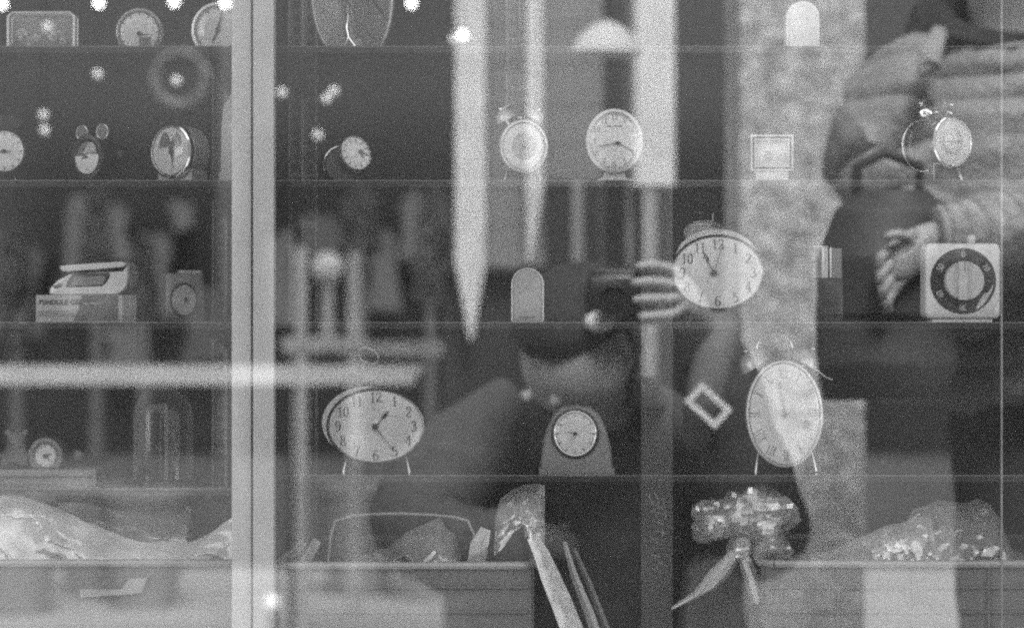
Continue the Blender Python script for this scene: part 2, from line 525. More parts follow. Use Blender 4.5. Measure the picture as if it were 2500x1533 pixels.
# ------------------------------------------------------------------ round and oval clocks
def clock(name, label, u, v, rx, ry, y, zs, cat='clock', yaw=0, roll=0, depth=.03, case='grey', bezel='chrome', bw=.0022, dial='dial', style=None,
          time=None, hh=None, mh=None, feet=None, bells=None, handle=None, flat=False, inner=None, cover=True, hand='ink', glyph=.0095, hub_uv=None, num_r=.8,
          foot_m='steel', rearbulge=.5, group=None, spade=False, hub=.0022):
    k = S * y
    c = at(u, v, y)
    h = c.z - zs
    rx *= k; ry *= k
    t = thing(name, label, cat, (c.x, y, zs), R(yaw), group)
    if roll:
        t.rotation_euler = (0, R(roll), R(yaw))
    def P(n, g, m, smooth=True):
        g = ([(p[0], p[1], p[2] + h) for p in g[0]], g[1])
        return obj(n, g, M[m], t, smooth)
    zmin = -h + .0004 if flat else None
    P('case', elathe([(.55, 0, depth), (.8, 0, depth * .96), (.97, 0, depth * (1 - rearbulge * .5)), (1, .0006, depth * .35), (1, .0006, .0008), (.98, 0, .0006)], rx, ry, zmin=zmin), case)
    P('bezel', elathe([(1, .0009, .004), (1, .0014, -.001), (1, .0004, -.0035), (1, -bw * .5, -.0042), (1, -bw, -.0022), (1, -bw, .0002)], rx, ry, zmin=zmin) if not flat else
      elathe([(1, .0009, .004), (1, .0014, -.001), (1, .0004, -.0035), (1, -bw * .5, -.0042), (1, -bw, -.0022), (1, -bw, .0002)], rx, ry, zmin=zmin), bezel)
    di = P('dial', elathe([(1, -bw - .0002, -.0026), (.5, 0, -.00262), (.02, 0, -.00262)], rx, ry, zmin=zmin), dial)
    yf = -.0029
    hx, hz = (0, 0)
    if hub_uv:
        q = at(hub_uv[0], hub_uv[1], y)
        hx, hz = q.x - c.x, q.z - c.z
    if inner:
        P('inner_disc', elathe([(inner[0], 0, yf), (.02, 0, yf - .00002)], rx, ry), inner[1])
        yf -= .0003
    if style in ('arabic', 'roman'):
        rom = ['XII', 'I', 'II', 'III', 'IIII', 'V', 'VI', 'VII', 'VIII', 'IX', 'X', 'XI']
        for i in range(12):
            a = R(30 * i)
            s = str(12 if i == 0 else i) if style == 'arabic' else rom[i]
            gx, gz = math.sin(a) * rx * num_r, math.cos(a) * ry * num_r
            g = glyphs(s, glyph, 0, 0, 0, .2, .06, .85) if style == 'arabic' else glyphs(s, glyph * 1.15, 0, 0, 0, .085, .045, .42)
            if style == 'roman':
                g = moved(g, Matrix.Rotation(a, 4, 'Y'))
            P('numeral', ([(p[0] + gx, yf, p[2] + gz) for p in g[0]], g[1]), 'ink' if style == 'arabic' else 'greyink', False)
    if style == 'ticks':
        for i in range(12):
            a = R(30 * i)
            gx, gz = math.sin(a) * rx * num_r, math.cos(a) * ry * num_r
            g = moved(box(-.0006, .0006, 0, .0002, -glyph * .5, glyph * .5), Matrix.Rotation(a, 4, 'Y'))
            P('hour_mark', ([(p[0] + gx, yf + p[1] - .0001, p[2] + gz) for p in g[0]], g[1]), 'greyink', False)
    if time:
        ha, ma_, hl, ml, w = time
        def PH(n, g):
            g = ([(p[0] + hx, p[1], p[2] + hz) for p in g[0]], g[1])
            return P(n, g, hand, False)
        PH('hour_hand', hand_geo(ha, hl * k, w, yf - .0012, spade))
        PH('minute_hand', hand_geo(ma_, ml * k, w * .8, yf - .002))
        PH('hub', elathe([(1, 0, yf - .0005), (1, 0, yf - .0026), (.5, 0, yf - .003)], hub, hub, 16))
    if cover:
        rise = .004
        P('cover_glass', elathe([(1, -bw * .6, -.0035), (.9, -bw * .6, -.0035 - rise * .45), (.7, 0, -.0035 - rise * .75), (.4, 0, -.0035 - rise * .95), (.03, 0, -.0035 - rise)], rx, ry), 'clear')
    if feet:
        for sx in (-1, 1):
            a = R(feet)
            x0, z0 = sx * math.sin(a) * rx * .97, -math.cos(a) * ry * .97
            x1 = x0 + sx * .004
            fo = P('foot', tube([(x0 * .96, depth * .3, z0 * .96), (x0, depth * .2, z0 - .001), (x1, depth * .1, -h + .003), (x1 + sx * .0006, depth * .1, -h)], [.0018, .0016, .0015, .0028], 10), foot_m)
    if bells:
        bx, bz, br, tilt = bells
        for sx in (-1, 1):
            M4 = Matrix.Translation((sx * bx * k, depth * .5, bz * k)) @ Matrix.Rotation(R(sx * tilt), 4, 'Y')
            b = br * k
            dome = zlathe([(b * 1.05, -b * .35), (b * 1.05, -b * .28), (b, -b * .1), (b * .9, b * .25), (b * .68, b * .55), (b * .38, b * .72), (.0012, b * .78)], 28)
            be = P('bell', moved(dome, M4), bezel)
            post = tube([(0, 0, -b * .9), (0, 0, b * .95)], [.0016, .0016], 8)
            pm = moved(post, M4)
            obj('bell_post', ([(p[0], p[1], p[2] + h) for p in pm[0]], pm[1]), M['steel'], be)
            nut = moved(ball((0, 0, b * .9), .0028), M4)
            obj('bell_nut', ([(p[0], p[1], p[2] + h) for p in nut[0]], nut[1]), M['chrome'], be)
        P('hammer', join(tube([(0, depth * .5, ry), (0, depth * .5, bz * k * .98)], .0011, 8), ball((0, depth * .5, bz * k * .98), .004, .003, .003)), 'steel')
    if handle:
        hx0, hz0, hrx, hrz, tk = handle
        P('handle', tube(arc(hx0 * k, hz0 * k, hrx * k, hrz * k, 180, 0, 20, depth * .5), tk, 8), 'steel')
    t['_h'] = h
    return t, P

def clean(t):
    del t['_h']

# --- top shelf, left bay
k = S * 2.45
b0 = at(20, 32, 2.45); b1 = at(181, 113, 2.45)
t = thing('shadow_box', 'clear rectangular box frame with small flowers inside on the top shelf', 'box frame', ((b0.x + b1.x) / 2, 2.45, Z1))
w, hgt = (b1.x - b0.x) / 2, b0.z - Z1
obj('back_panel', box(-w + .002, w - .002, .020, .022, .001, hgt - .002), M['grey'], t, False)
rim = join(tube([(-w, 0, 0), (-w, 0, hgt - .004), (-w + .004, 0, hgt), (w - .004, 0, hgt), (w, 0, hgt - .004), (w, 0, 0)], .0017, 8), tube([(-w, .02, 0), (-w, .02, hgt - .004), (-w + .004, .02, hgt), (w - .004, .02, hgt), (w, .02, hgt - .004), (w, .02, 0)], .0012, 8))
obj('frame', rim, M['silver'], t)
obj('acrylic_shell', box(-w, w, -.001, .0195, .0006, hgt - .001), M['acrylic'], t, False)
rnd = random.Random(3)
for fx, fz, fr, m in ((-.023, .020, .0055, 'cream'), (-.016, .012, .005, 'dialgrey'), (-.008, .016, .004, 'cream'), (.010, .017, .0045, 'cream'), (.016, .019, .005, 'dialgrey'), (.020, .013, .004, 'cream'), (-.027, .006, .006, 'black'), (.001, .008, .006, 'grey'), (-.018, .004, .004, 'cream')):
    pet = []
    for i in range(6):
        a = 2 * math.pi * i / 6 + rnd.random()
        pet.append(ball((fx + math.cos(a) * fr * .65, .012 + rnd.random() * .004, fz + math.sin(a) * fr * .65), fr * .5, fr * .2, fr * .5, 10, 6))
    pet.append(ball((fx, .011, fz), fr * .3, fr * .3, fr * .3, 8, 6))
    obj('flower', join(*pet), M[m], t)
t, P = clock('round_clock', 'round pale clock with hollow rim beside the flower box frame', 341, 80, 56, 57, 2.45, Z1, flat=True, case='acrylic', bezel='acrylic', bw=.004, dial='dial', time=(95, 95, 22, 34, .0007), hh=1, hub_uv=(341, 84), depth=.02, style='ticks', glyph=.004, num_r=.78)
P('alarm_window', box(.000, .012, -.0034, -.003, -.016, -.005), 'greyink', False); clean(t)
t, P = clock('round_clock', 'round pale clock half hidden behind the upright on the top shelf', 534, 74, 66, 66, 2.45, Z1, flat=True, yaw=-10, case='silver', bezel='silver', bw=.005, dial='dial', time=(205, 15, 34, 48, .0016), depth=.03, style='ticks', glyph=.005); clean(t)

# --- second shelf, left bay
t, P = clock('round_clock', 'pale round clock with black cap cut by the picture edge', 12, 370, 51, 53, 2.46, Z2, case='dark', bezel='dark', bw=.0015, time=(95, 265, 18, 30, .0008), depth=.035, feet=20, style='ticks', glyph=.004)
P('cap', elathe([(1, 0, .002), (1, .001, .01), (.9, 0, .034)], px(44), px(17), cx=0, cz=px(72)), 'black'); clean(t)

t, P = clock('bear_clock', 'small black clock with two round ears and a white patched dial', 216, 384, 44, 53, 2.46, Z2, yaw=-22, case='black', bezel='black', bw=.0065, dial='black', depth=.04, feet=24, foot_m='dark', cover=False)
hp = px(1)
P('white_patch', prism([(-.017, -.004), (-.014, .001), (-.006, .001), (.003, .003), (.0155, .0025), (.0165, -.004), (.011, -.014), (.004, -.018), (-.006, -.0175), (-.013, -.0125)], -.0032, -.0029), 'dial', False)
P('upper_patch', prism([(-.006, .003), (.001, .013), (.006, .0155), (.010, .012), (.0115, .005)], -.0032, -.0029), 'dialgrey', False)
P('hour_hand', hand_geo(250, .006, .0012, -.0045), 'ink', False)
P('minute_hand', hand_geo(300, .008, .001, -.005), 'ink', False)
for ex, ez in ((-20, 60), (38, 62)):
    e = P('ear', elathe([(.6, 0, .02), (1, 0, .016), (1, 0, .002), (.8, 0, 0)], px(18), px(20), 24, cx=px(ex), cz=px(ez)), 'black')
    obj('ear_rim', (lambda g: ([(p[0], p[1], p[2] + t['_h']) for p in g[0]], g[1]))(torus(px(16), px(18), .0012, .001, px(ex), px(ez), 28, 8)), M['steel'], e)
P('knob_or_shade', ball((px(52), .03, px(10)), px(22), .012, px(22)), 'black')  # black ball put in for the round shadow beside the case
clean(t)

t, P = clock('butterfly_clock', 'drum clock with a dark butterfly on its pale dial', 421, 370, 62, 65, 2.455, Z2, yaw=-30, depth=.03, case='cream', bezel='chrome', bw=.003, rearbulge=0, dial='dial', time=(160, 168, 18, 40, .0009), hub_uv=(424, 372))
wing = [(0, .002), (-.003, .010), (-.008, .017), (-.013, .015), (-.017, .006), (-.020, -.004), (-.014, -.001), (-.010, -.003), (-.004, .000), (-.002, -.006), (.002, -.009), (.004, -.003), (.007, .001), (.010, -.003), (.016, -.001), (.018, .004), (.015, .012), (.010, .016), (.005, .011)]
P('butterfly', prism([(x * .8, z * .86 + .006) for x, z in wing], -.0036, -.003), 'greyink', False)
P('case_foot', box(-px(52), px(52), .004, .03, -t['_h'], -px(45)), 'cream', False)
clean(t)
bx = at(585, 0, 2.47).x
t = thing('arched_mantel_clock', 'tall cream round-shouldered clock mostly hidden behind the upright', 'clock', (bx, 2.47, Z2))
hh = at(0, 225, 2.47).z - Z2
wd = px(94, 2.47)
poly = [(-wd / 2, 0), (wd / 2, 0), (wd / 2, hh * .62), (wd * .42, hh * .84), (wd * .25, hh * .97), (0, hh), (-wd * .25, hh * .97), (-wd * .42, hh * .84), (-wd * .47, hh * .62)]
obj('case', prism(poly, 0, .05), M['cream'], t)
obj('plinth', box(-wd / 2 - .001, wd / 2 + .001, -.003, .052, 0, hh * .13), M['cream'], t, False)
obj('dial', elathe([(1, 0, -.0012), (.5, 0, -.0013), (.02, 0, -.0013)], wd * .3, wd * .3, cz=hh * .6), M['dial'], t)
obj('hour_hand', moved(hand_geo(40, wd * .16, .001, -.003), Matrix.Translation((0, 0, hh * .6))), M['ink'], t)

# --- third shelf, left bay: boxed travel clock
zb = Z3
p0, p1 = at(86, 0, 2.43).x, at(300, 0, 2.43).x
hb = px(66)
t = thing('carton', 'printed card carton under the silver folding clock', 'box', ((p0 + p1) / 2, 2.43, zb), R(-4))
w = (p1 - p0) / 2
obj('body', box(-w, w, 0, .05, 0, hb), M['card'], t, False)
obj('printed_panel', prism([(w * .06, hb * .98), (w * .9, hb * .98), (w * .9, hb * .04), (-w * .12, hb * .04), (-w * .02, hb * .4)], -.0006, -.0002), M['cardgrey'], t, False)
obj('side_flap', loft([[(w, 0, 0), (w + .010, .02, 0), (w + .010, .02, hb), (w, 0, hb)], [(w, .001, 0), (w + .010, .021, 0), (w + .010, .021, hb), (w, .001, hb)]]), M['card'], t, False)
def text(body, size, loc, m, parent, rot=(R(90), 0, 0), sx=1.):
    c = bpy.data.curves.new('lettering', 'FONT')
    c.body = body
    c.size = size
    c.offset = size * .012
    c.materials.append(M[m])
    tmp = bpy.data.objects.new('lettering_curve', c)
    COL.objects.link(tmp)
    me = bpy.data.meshes.new_from_object(tmp.evaluated_get(bpy.context.evaluated_depsgraph_get()))
    bpy.data.objects.remove(tmp)
    me.materials.clear(); me.materials.append(M[m])
    o = bpy.data.objects.new('lettering', me)
    COL.objects.link(o)
    o.parent = parent
    o.location = loc
    o.rotation_euler = rot
    o.scale = (sx, 1, 1)
    return o
text('PENDULE GEO R', .0072, (-w + .003, -.0008, hb * .64), 'ink', t, sx=1.02)
for i, (a, b, zz) in enumerate(((.05, .55, .22), (.05, .5, .30), (.05, .42, .38))):
    obj('print_line', box(-w + a * w, -w + b * 2 * w * .9, -.0005, -.0002, hb * zz, hb * zz + .0007), M['greyink'], t, False)
obj('print_line', box(w * .1, w * .5, -.0009, -.0006, hb * .66, hb * .66 + .0012), M['card'], t, False)

t = thing('folding_clock', 'silver folding travel clock with a dark framed display lying on the carton', 'clock', (at(214, 0, 2.43).x, 2.435, zb + hb + .0005), R(-4))
k = px(1)
def sk(u, v):
    return ((u - 214) * k, (713 - v) * k)
body = [sk(114, 700), sk(112, 706), sk(122, 714), sk(290, 712), sk(304, 704), sk(313, 690), sk(316, 668), sk(317, 648), sk(313, 637), sk(300, 634), sk(200, 640), sk(180, 648), sk(145, 664), sk(126, 682)]
lower = [sk(114, 698), sk(113, 708), sk(120, 715), sk(288, 713), sk(304, 703), sk(312, 690), sk(314, 678), sk(316, 640), sk(304, 655), sk(262, 658), sk(196, 659), sk(165, 663), sk(136, 676)]
def slab3(poly, y0, y1, ins=.0016):
    cx = sum(p[0] for p in poly) / len(poly); cz = sum(p[1] for p in poly) / len(poly)
    def sh(d):
        return [(p[0] + (cx - p[0]) * d, p[1] + (cz - p[1]) * d) for p in poly]
    return loft([[(x, y0, z) for x, z in sh(.06)], [(x, y0 + ins, z) for x, z in sh(.015)], [(x, y0 + ins * 2.2, z) for x, z in poly], [(x, y1, z) for x, z in poly]])
obj('body', slab3(lower, 0, .04), M['silver'], t)
lid = [sk(142, 643), sk(141, 650), sk(150, 657), sk(230, 652), sk(302, 646), sk(314, 640), sk(308, 634), sk(296, 633), sk(220, 637)]
obj('lid', slab3(lid, -.004, .036), M['silver'], t)
fr = [sk(158, 695), sk(162, 680), sk(174, 664), sk(186, 661), sk(266, 660), sk(268, 666), sk(260, 682), sk(248, 693)]
obj('display_frame', slab3(fr, -.0012, .003, .0004), M['black'], t)
dp = [sk(171, 692), sk(174, 678), sk(180, 669), sk(255, 668), sk(257, 674), sk(249, 690)]
obj('display', slab3(dp, -.002, .001, .0003), M['lcd'], t)
obj('button', ball((sk(133, 694)[0], -.0006, sk(133, 694)[1]), .003, .0012, .002, 14, 8), M['grey'], t)
obj('button', ball((sk(143, 690)[0], -.0006, sk(143, 690)[1]), .003, .0012, .002, 14, 8), M['grey'], t)

t = thing('cube_clock', 'small grey cube clock with round dial beside the carton', 'clock', (at(452, 0, 2.47).x, 2.47, Z3), R(18))
k = S * 2.47
w, hh = 47 * k, 118 * k
obj('case', box(-w, w, 0, .045, 0, hh, .002), M['grey'], t)
obj('top_bar', box(-w * .3, w * .9, .004, .02, hh - .0005, hh + .0035), M['silver'], t, False)
obj('dial', elathe([(1, 0, -.0006), (.5, 0, -.0012), (.02, 0, -.0012)], 31 * k, 38 * k, cz=54 * k, cx=-4 * k), M['dialgrey'], t)
obj('bezel', torus(32 * k, 39 * k, .0009, -.0012, -4 * k, 54 * k), M['dark'], t)
obj('hub', elathe([(1, 0, -.0012), (1, 0, -.004), (.6, 0, -.0048)], 5 * k, 6 * k, 16, cx=0, cz=54 * k), M['black'], t)
obj('hour_hand', moved(hand_geo(210, 18 * k, .0006, -.003), Matrix.Translation((0, 0, 54 * k))), M['greyink'], t)
obj('side_dial', elathe([(1, 0, 0), (.9, 0, -.001)], .007, .007, 20), M['dark'], t, True, (w + .0005, .02, hh * .88), (0, 0, R(90)))

# --- lowest shelf, left bay
y = 2.47
xs0, xs1 = at(-60, 0, y).x, at(236, 0, y).x
t = thing('pale_board', 'worn pale board lying on the lowest shelf under the bear clock', 'board', ((xs0 + xs1) / 2, y, Z4L))
w = (xs1 - xs0) / 2
zt = at(0, 1146, y).z - Z4L
obj('slab', box(-w, w - .004, 0, .07, 0, zt * .52), M['slab'], t, False)
obj('slab', box(-w, w - .002, -.003, .07, zt * .54, zt), M['slab'], t, False)
obj('end_cap', box(w - .0038, w, -.004, .071, 0, zt + .0005), M['slab'], t, False)
zbd = Z4L + zt
t, P = clock('drum_clock', 'little round clock with a wide rim standing on the pale board', 112, 1112, 40, 42, 2.485, zbd + .0003, flat=True, case='brown', bezel='grey', bw=.006, depth=.05, time=(70, 130, 14, 22, .0012), style='arabic', glyph=.0052, num_r=.68)
P('knob_or_shade', ball((px(72), .02, -px(2)), .006), 'grey')
clean(t)
# bear figurine, one continuous mesh of blended balls
mb = bpy.data.metaballs.new('bear_figurine')
mb.resolution = .0022; mb.render_resolution = .0016; mb.threshold = .3
def mball(x, y_, z, r, s=2.):
    e = mb.elements.new(); e.co = (x, y_, z); e.radius = r; e.stiffness = s
for q in ((0, .0, .012, .017), (0, -.003, .026, .0145), (-.0095, -.001, .037, .0065), (.0095, -.001, .037, .0065), (0, -.013, .023, .0075), (-.012, -.008, .013, .0075), (.012, -.008, .013, .0075), (-.010, -.012, .004, .0075), (.010, -.012, .004, .0075)):
    mball(*q)
mbo = bpy.data.objects.new('bear_blend', mb)
COL.objects.link(mbo)
dg = bpy.context.evaluated_depsgraph_get()
bme = bpy.data.meshes.new_from_object(mbo.evaluated_get(dg))
bpy.data.objects.remove(mbo)
bme.materials.clear(); bme.materials.append(M['brown']); bme.shade_smooth()
bear = bpy.data.objects.new('bear_figurine', bme)
COL.objects.link(bear)
bear.location = (at(40, 0, 2.49).x, 2.492, zbd + .0015)
tag(bear, 'small dark bear figurine sitting on the pale board', 'figurine')
obj('eye', ball((-.005, -.0145, .0295), .0013), M['black'], bear)
obj('eye', ball((.005, -.0145, .0295), .0013), M['black'], bear)
obj('nose', ball((0, -.0195, .0245), .0022, .0016, .0016), M['black'], bear)

yd = 2.49
t = thing('glass_dome', 'empty tall glass dome on the lowest shelf left of the upright', 'dome', (at(398, 0, yd).x, yd, Z4L))
k = S * yd
rd, hd = 73 * k, at(0, 940, yd).z - Z4L
prof = [(rd, .003), (rd, hd - rd)] + [(rd * math.cos(R(a)), hd - rd + rd * math.sin(R(a))) for a in (12, 25, 38, 50, 62, 72, 81, 88)]
obj('bell_glass', zlathe(prof, 56), M['dome'], t)
obj('inner_wall', zlathe([(r_ * .965, z_ - .0015 if i else z_ + .001) for i, (r_, z_) in enumerate(prof)], 56), M['dome'], t)
obj('base_ring', zlathe([(rd * 1.06, 0), (rd * 1.06, .0022), (rd * .98, .003)], 56), M['dark'], t)
obj('centre_rod', tube([(.002, .01, .003), (.002, .01, hd * .80)], .0022, 12), M['acrylic'], t)

# --- top shelf, right bay
yp = 2.46
t = thing('double_plate_clock', 'two large oval glass discs standing back to back on the top shelf', 'clock', (at(866, 0, yp).x, yp, Z1))
k = S * yp
hub_z = (123 - 0 + 20) * k
for nm, ucen, rx_, ry_, yaw_, y_ in (('side_plate', 832, 85, 150, 38, .012), ('front_plate', 903, 70, 150, -34, .0)):
    g = elathe([(.97, 0, .006), (1, 0, .004), (1, 0, 0), (.97, 0, -.002), (.86, 0, -.001), (.84, 0, .001), (.4, 0, .0015), (.02, 0, .0015)], rx_ * k / math.cos(R(yaw_)) * .82, ry_ * k, cz=0, zmin=-hub_z + .0005)
    pl = obj(nm, g, M['acrylic'], t, True, ((ucen - 866) * k, y_, hub_z), (0, 0, R(yaw_)))
    obj('rim', torus(rx_ * k / math.cos(R(yaw_)) * .82, ry_ * k, .0014, -.001, n=72) if False else (lambda a: tube(a, .0014, 8))(arc(0, 0, rx_ * k / math.cos(R(yaw_)) * .82, ry_ * k, -68, 248, 60, -.001)), M['silver'], pl)
    obj('back_disc', elathe([(.93, 0, .0062), (.5, 0, .0064), (.02, 0, .0064)], rx_ * k / math.cos(R(yaw_)) * .82, ry_ * k, zmin=-hub_z + .0008), M['dialgrey'], pl)
    obj('minute_hand', hand_geo(140, 90 * k, .0012, -.003), M['dark'], pl)
obj('centre_post', tube([((848 - 866) * k, .0, 95 * k), ((845 - 866) * k, .0, 60 * k), ((850 - 866) * k, -.002, 38 * k), ((838 - 866) * k, -.004, 10 * k), ((825 - 866) * k, -.004, .0015)], .0017, 8), M['chrome'], t)
obj('stand_foot', join(tube([((850 - 866) * k, -.002, 38 * k), ((870 - 866) * k, -.004, 10 * k), ((884 - 866) * k, -.004, .001)], .0018, 8), box((824 - 866) * k, (890 - 866) * k, -.008, .014, 0, .0022)), M['chrome'], t)

t = thing('arched_plaque', 'white round-headed plaque clock on the top shelf', 'clock', (at(1960, 0, 2.45).x, 2.45, Z1))
k = S * 2.45
hp = at(0, 3, 2.45).z - Z1
obj('case', prism(arch_poly(81 * k, hp), 0, .02), M['white'], t)
obj('face_plate', prism(arch_poly(66 * k, hp - .009, 0, .004), -.0015, -.0002), M['dial'], t)
obj('base', box(-43 * k, 43 * k, -.004, .024, 0, .004), M['dark'], t, False)

# --- second shelf, right bay
t, P = clock('tilted_clock', 'small clock tipped back in a round dark case with a bright oval dial', 868, 376, 37, 45, 2.45, Z2, yaw=16, case='dark', bezel='chrome', bw=.0016, depth=.04, time=(180, 140, 16, 20, .0016), hub_uv=(880, 378), style='ticks', glyph=.004, num_r=.72)
for ch in t.children:
    ch.matrix_basis = Matrix.Translation((0, 0, t['_h'])) @ Matrix.Rotation(R(-24), 4, 'Y') @ Matrix.Rotation(R(-12), 4, 'X') @ Matrix.Translation((0, 0, -t['_h']))
k = S * 2.45
obj('drum', elathe([(.6, 0, .05), (.95, 0, .045), (1, 0, .03), (1, 0, .008), (.93, 0, .006)], 46 * k, 44 * k, cx=-28 * k, cz=45 * k, zmin=.0005), M['dark'], t)
obj('drum_rim', tube(arc(-30 * k, 45 * k, 46 * k, 45 * k, 60, 200, 30, .006), .0009, 8), M['chrome'], t)
obj('base_bar', box(-50 * k, 30 * k, .004, .04, 0, .0022), M['silver'], t, False)
clean(t)

t, P = clock('twin_bell_clock', 'twin bell alarm clock with broad white ring dial behind a pale street reflection', 1278, 358, 58, 63, 2.45, Z2, yaw=10, case='steel', bezel='silver', bw=.003, depth=.045, inner=(.52, 'dialgrey'), time=(60, 200, 14, 24, .0007), hand='greyink', feet=40, bells=(38, 76, 24, 28), handle=(-10, 84, 34, 26, .0009)); clean(t)
t, P = clock('table_clock', 'pale pear-shaped table clock on a small foot with thin hands', 1500, 345, 68, 77, 2.45, Z2, yaw=0, case='white', bezel='silver', bw=.005, depth=.03, time=(117, 261, 42, 58, .0008), hub_uv=(1508, 351), style='arabic', glyph=.0062, num_r=.74)
h_ = t['_h']
obj('foot', prism([(-.021, 0), (.021, 0), (.02, .0025), (.012, .006), (.010, .014), (-.010, .014), (-.012, .006), (-.02, .0025)], .002, .03), M['silver'], t)
P('alarm_mark', box(-.008, .008, -.0036, -.0032, .015, .0158), 'ink', False)
clean(t)
t = thing('framed_clock', 'small rectangular clock in a double bright metal frame', 'clock', (at(1884, 0, 2.45).x, 2.45, Z2))
k = S * 2.45
zc = at(0, 374, 2.45).z - Z2
def frame(w0, h0, th, y0, y1):
    return join(box(-w0, w0, y0, y1, h0 - th, h0), box(-w0, w0, y0, y1, -h0, -h0 + th), box(-w0, -w0 + th, y0, y1, -h0 + th, h0 - th), box(w0 - th, w0, y0, y1, -h0 + th, h0 - th))
up = Matrix.Translation((0, 0, zc))
obj('outer_frame', moved(frame(52 * k, 44 * k, 4.5 * k, -.004, .018), up), M['silver'], t, False)
obj('inner_frame', moved(frame(43 * k, 35 * k, 3.5 * k, -.002, .016), up), M['silver'], t, False)
obj('channel', moved(frame(47.5 * k, 39.5 * k, 4.6 * k, .004, .012), up), M['grey'], t, False)
obj('dial', moved(box(-39.5 * k, 39.5 * k, .004, .006, -31.5 * k, 31.5 * k), up), M['dial'], t, False)
obj('subdial', moved(prism([(-16 * k, 4 * k), (-2 * k, 6 * k), (2 * k, -6 * k), (-2 * k, -16 * k), (-8 * k, -22 * k), (-14 * k, -18 * k)], .003, .0038), up), M['dialgrey'], t, False)
obj('hour_hand', moved(hand_geo(300, 14 * k, .0006, .0022), up), M['greyink'], t, False)
obj('minute_hand', moved(hand_geo(55, 26 * k, .0006, .0018), up), M['silver'], t, False)
obj('cover_glass', moved(box(-40 * k, 40 * k, -.001, .0002, -32 * k, 32 * k), up), M['clear'], t, False)
obj('foot', box(-40 * k, 40 * k, -.002, .02, 0, zc - 44.2 * k), M['silver'], t, False)

t, P = clock('twin_bell_clock', 'twin bell alarm clock turned aside with dark centred dial', 2322, 348, 57, 64, 2.45, Z2, yaw=24, case='steel', bezel='chrome', bw=.003, depth=.055, inner=(.52, 'dialdark'), time=(275, 85, 20, 30, .0012), feet=36, bells=(34, 80, 24, 30), handle=(-6, 92, 36, 24, .0009), dial='dialgrey')
P('rear_rim', torus(px(57), px(64), .0015, .054), 'chrome')
clean(t)

# --- third shelf, right bay
t = thing('arched_travel_clock', 'small grey round-headed travel clock with a bright rim', 'clock', (at(1288, 0, 2.43).x, 2.43, Z3))
k = S * 2.43
hp = 130 * k
obj('case', prism(arch_poly(76 * k, hp), 0, .022), M['cream'], t)
obj('face_plate', prism(arch_poly(66 * k, hp - 9 * k, 0, 4 * k), -.0012, -.0003), M['dialgrey'], t)
apts = [(-38 * k, -.001, .001)] + [(x, -.001, z) for x, _, z in arc(0, hp - 38 * k, 38 * k, 38 * k, 180, 0, 24)] + [(38 * k, -.001, .001)]
obj('rim', tube(apts, .0008, 8), M['silver'], t)
for i in range(5):
    obj('print_mark', box((-20 + i * 8) * k, (-15 + i * 8) * k, -.0016, -.0013, 9 * k, 14 * k), M['greyink'], t, False)

t, P = clock('oval_alarm_clock', 'wide oval alarm clock reading eleven with serif numerals on the third shelf', 1752, 666, 112, 90, 2.44, Z3, case='steel', bezel='steel', bw=.0012, depth=.05, style='arabic', glyph=.0105, num_r=.77, time=(334, 17, 62, 76, .0009), hub_uv=(1742, 667), spade=True, hub=.0034, feet=32, foot_m='dark')
P('dome_back', elathe([(1, 0, .012), (.9, 0, .03), (.6, 0, .045), (.1, 0, .05)], px(100), px(70), cz=px(38)), 'steel')
P('winding_ring', tube([(-px(52), .02, px(150)), (-px(20), .016, px(146)), (-px(8), .018, px(148)), (-px(8), .02, px(130))], .0009, 8), 'chrome')
P('top_bar', tube([(-px(64), .02, px(117)), (-px(40), .018, px(122)), (-px(10), .02, px(119))], .001, 8), 'chrome')
P('bell_cap', elathe([(1, 0, .01), (1, 0, .03), (.7, 0, .038)], px(52), px(30), cz=px(100), cx=-px(30)), 'acrylic')
clean(t)

t = thing('desk_lighter', 'small chrome block on a black base', 'desk ornament', (at(2022, 0, 2.44).x, 2.44, Z3))
k = S * 2.44
zk = at(0, 679, 2.44).z - Z3
zt = at(0, 604, 2.44).z - Z3
obj('base', box(-36 * k, 36 * k, 0, .034, 0, zk, .001), M['black'], t)
for i, (a, b, m) in enumerate(((-36, -15, 'grey'), (-14.6, -8, 'chrome'), (-7.6, 0, 'silver'), (.4, 4, 'dark'), (4.4, 9, 'chrome'), (9.4, 34, 'grey'))):
    obj('metal_bar', box(a * k, b * k, .002 + .001 * (i % 2), .030, zk + .0003, zt - (.0 if i < 5 else .0008)), M[m], t, False)
obj('top_line', box(-37 * k, 0, .001, .031, zt + .0002, zt + .0016), M['silver'], t, False)

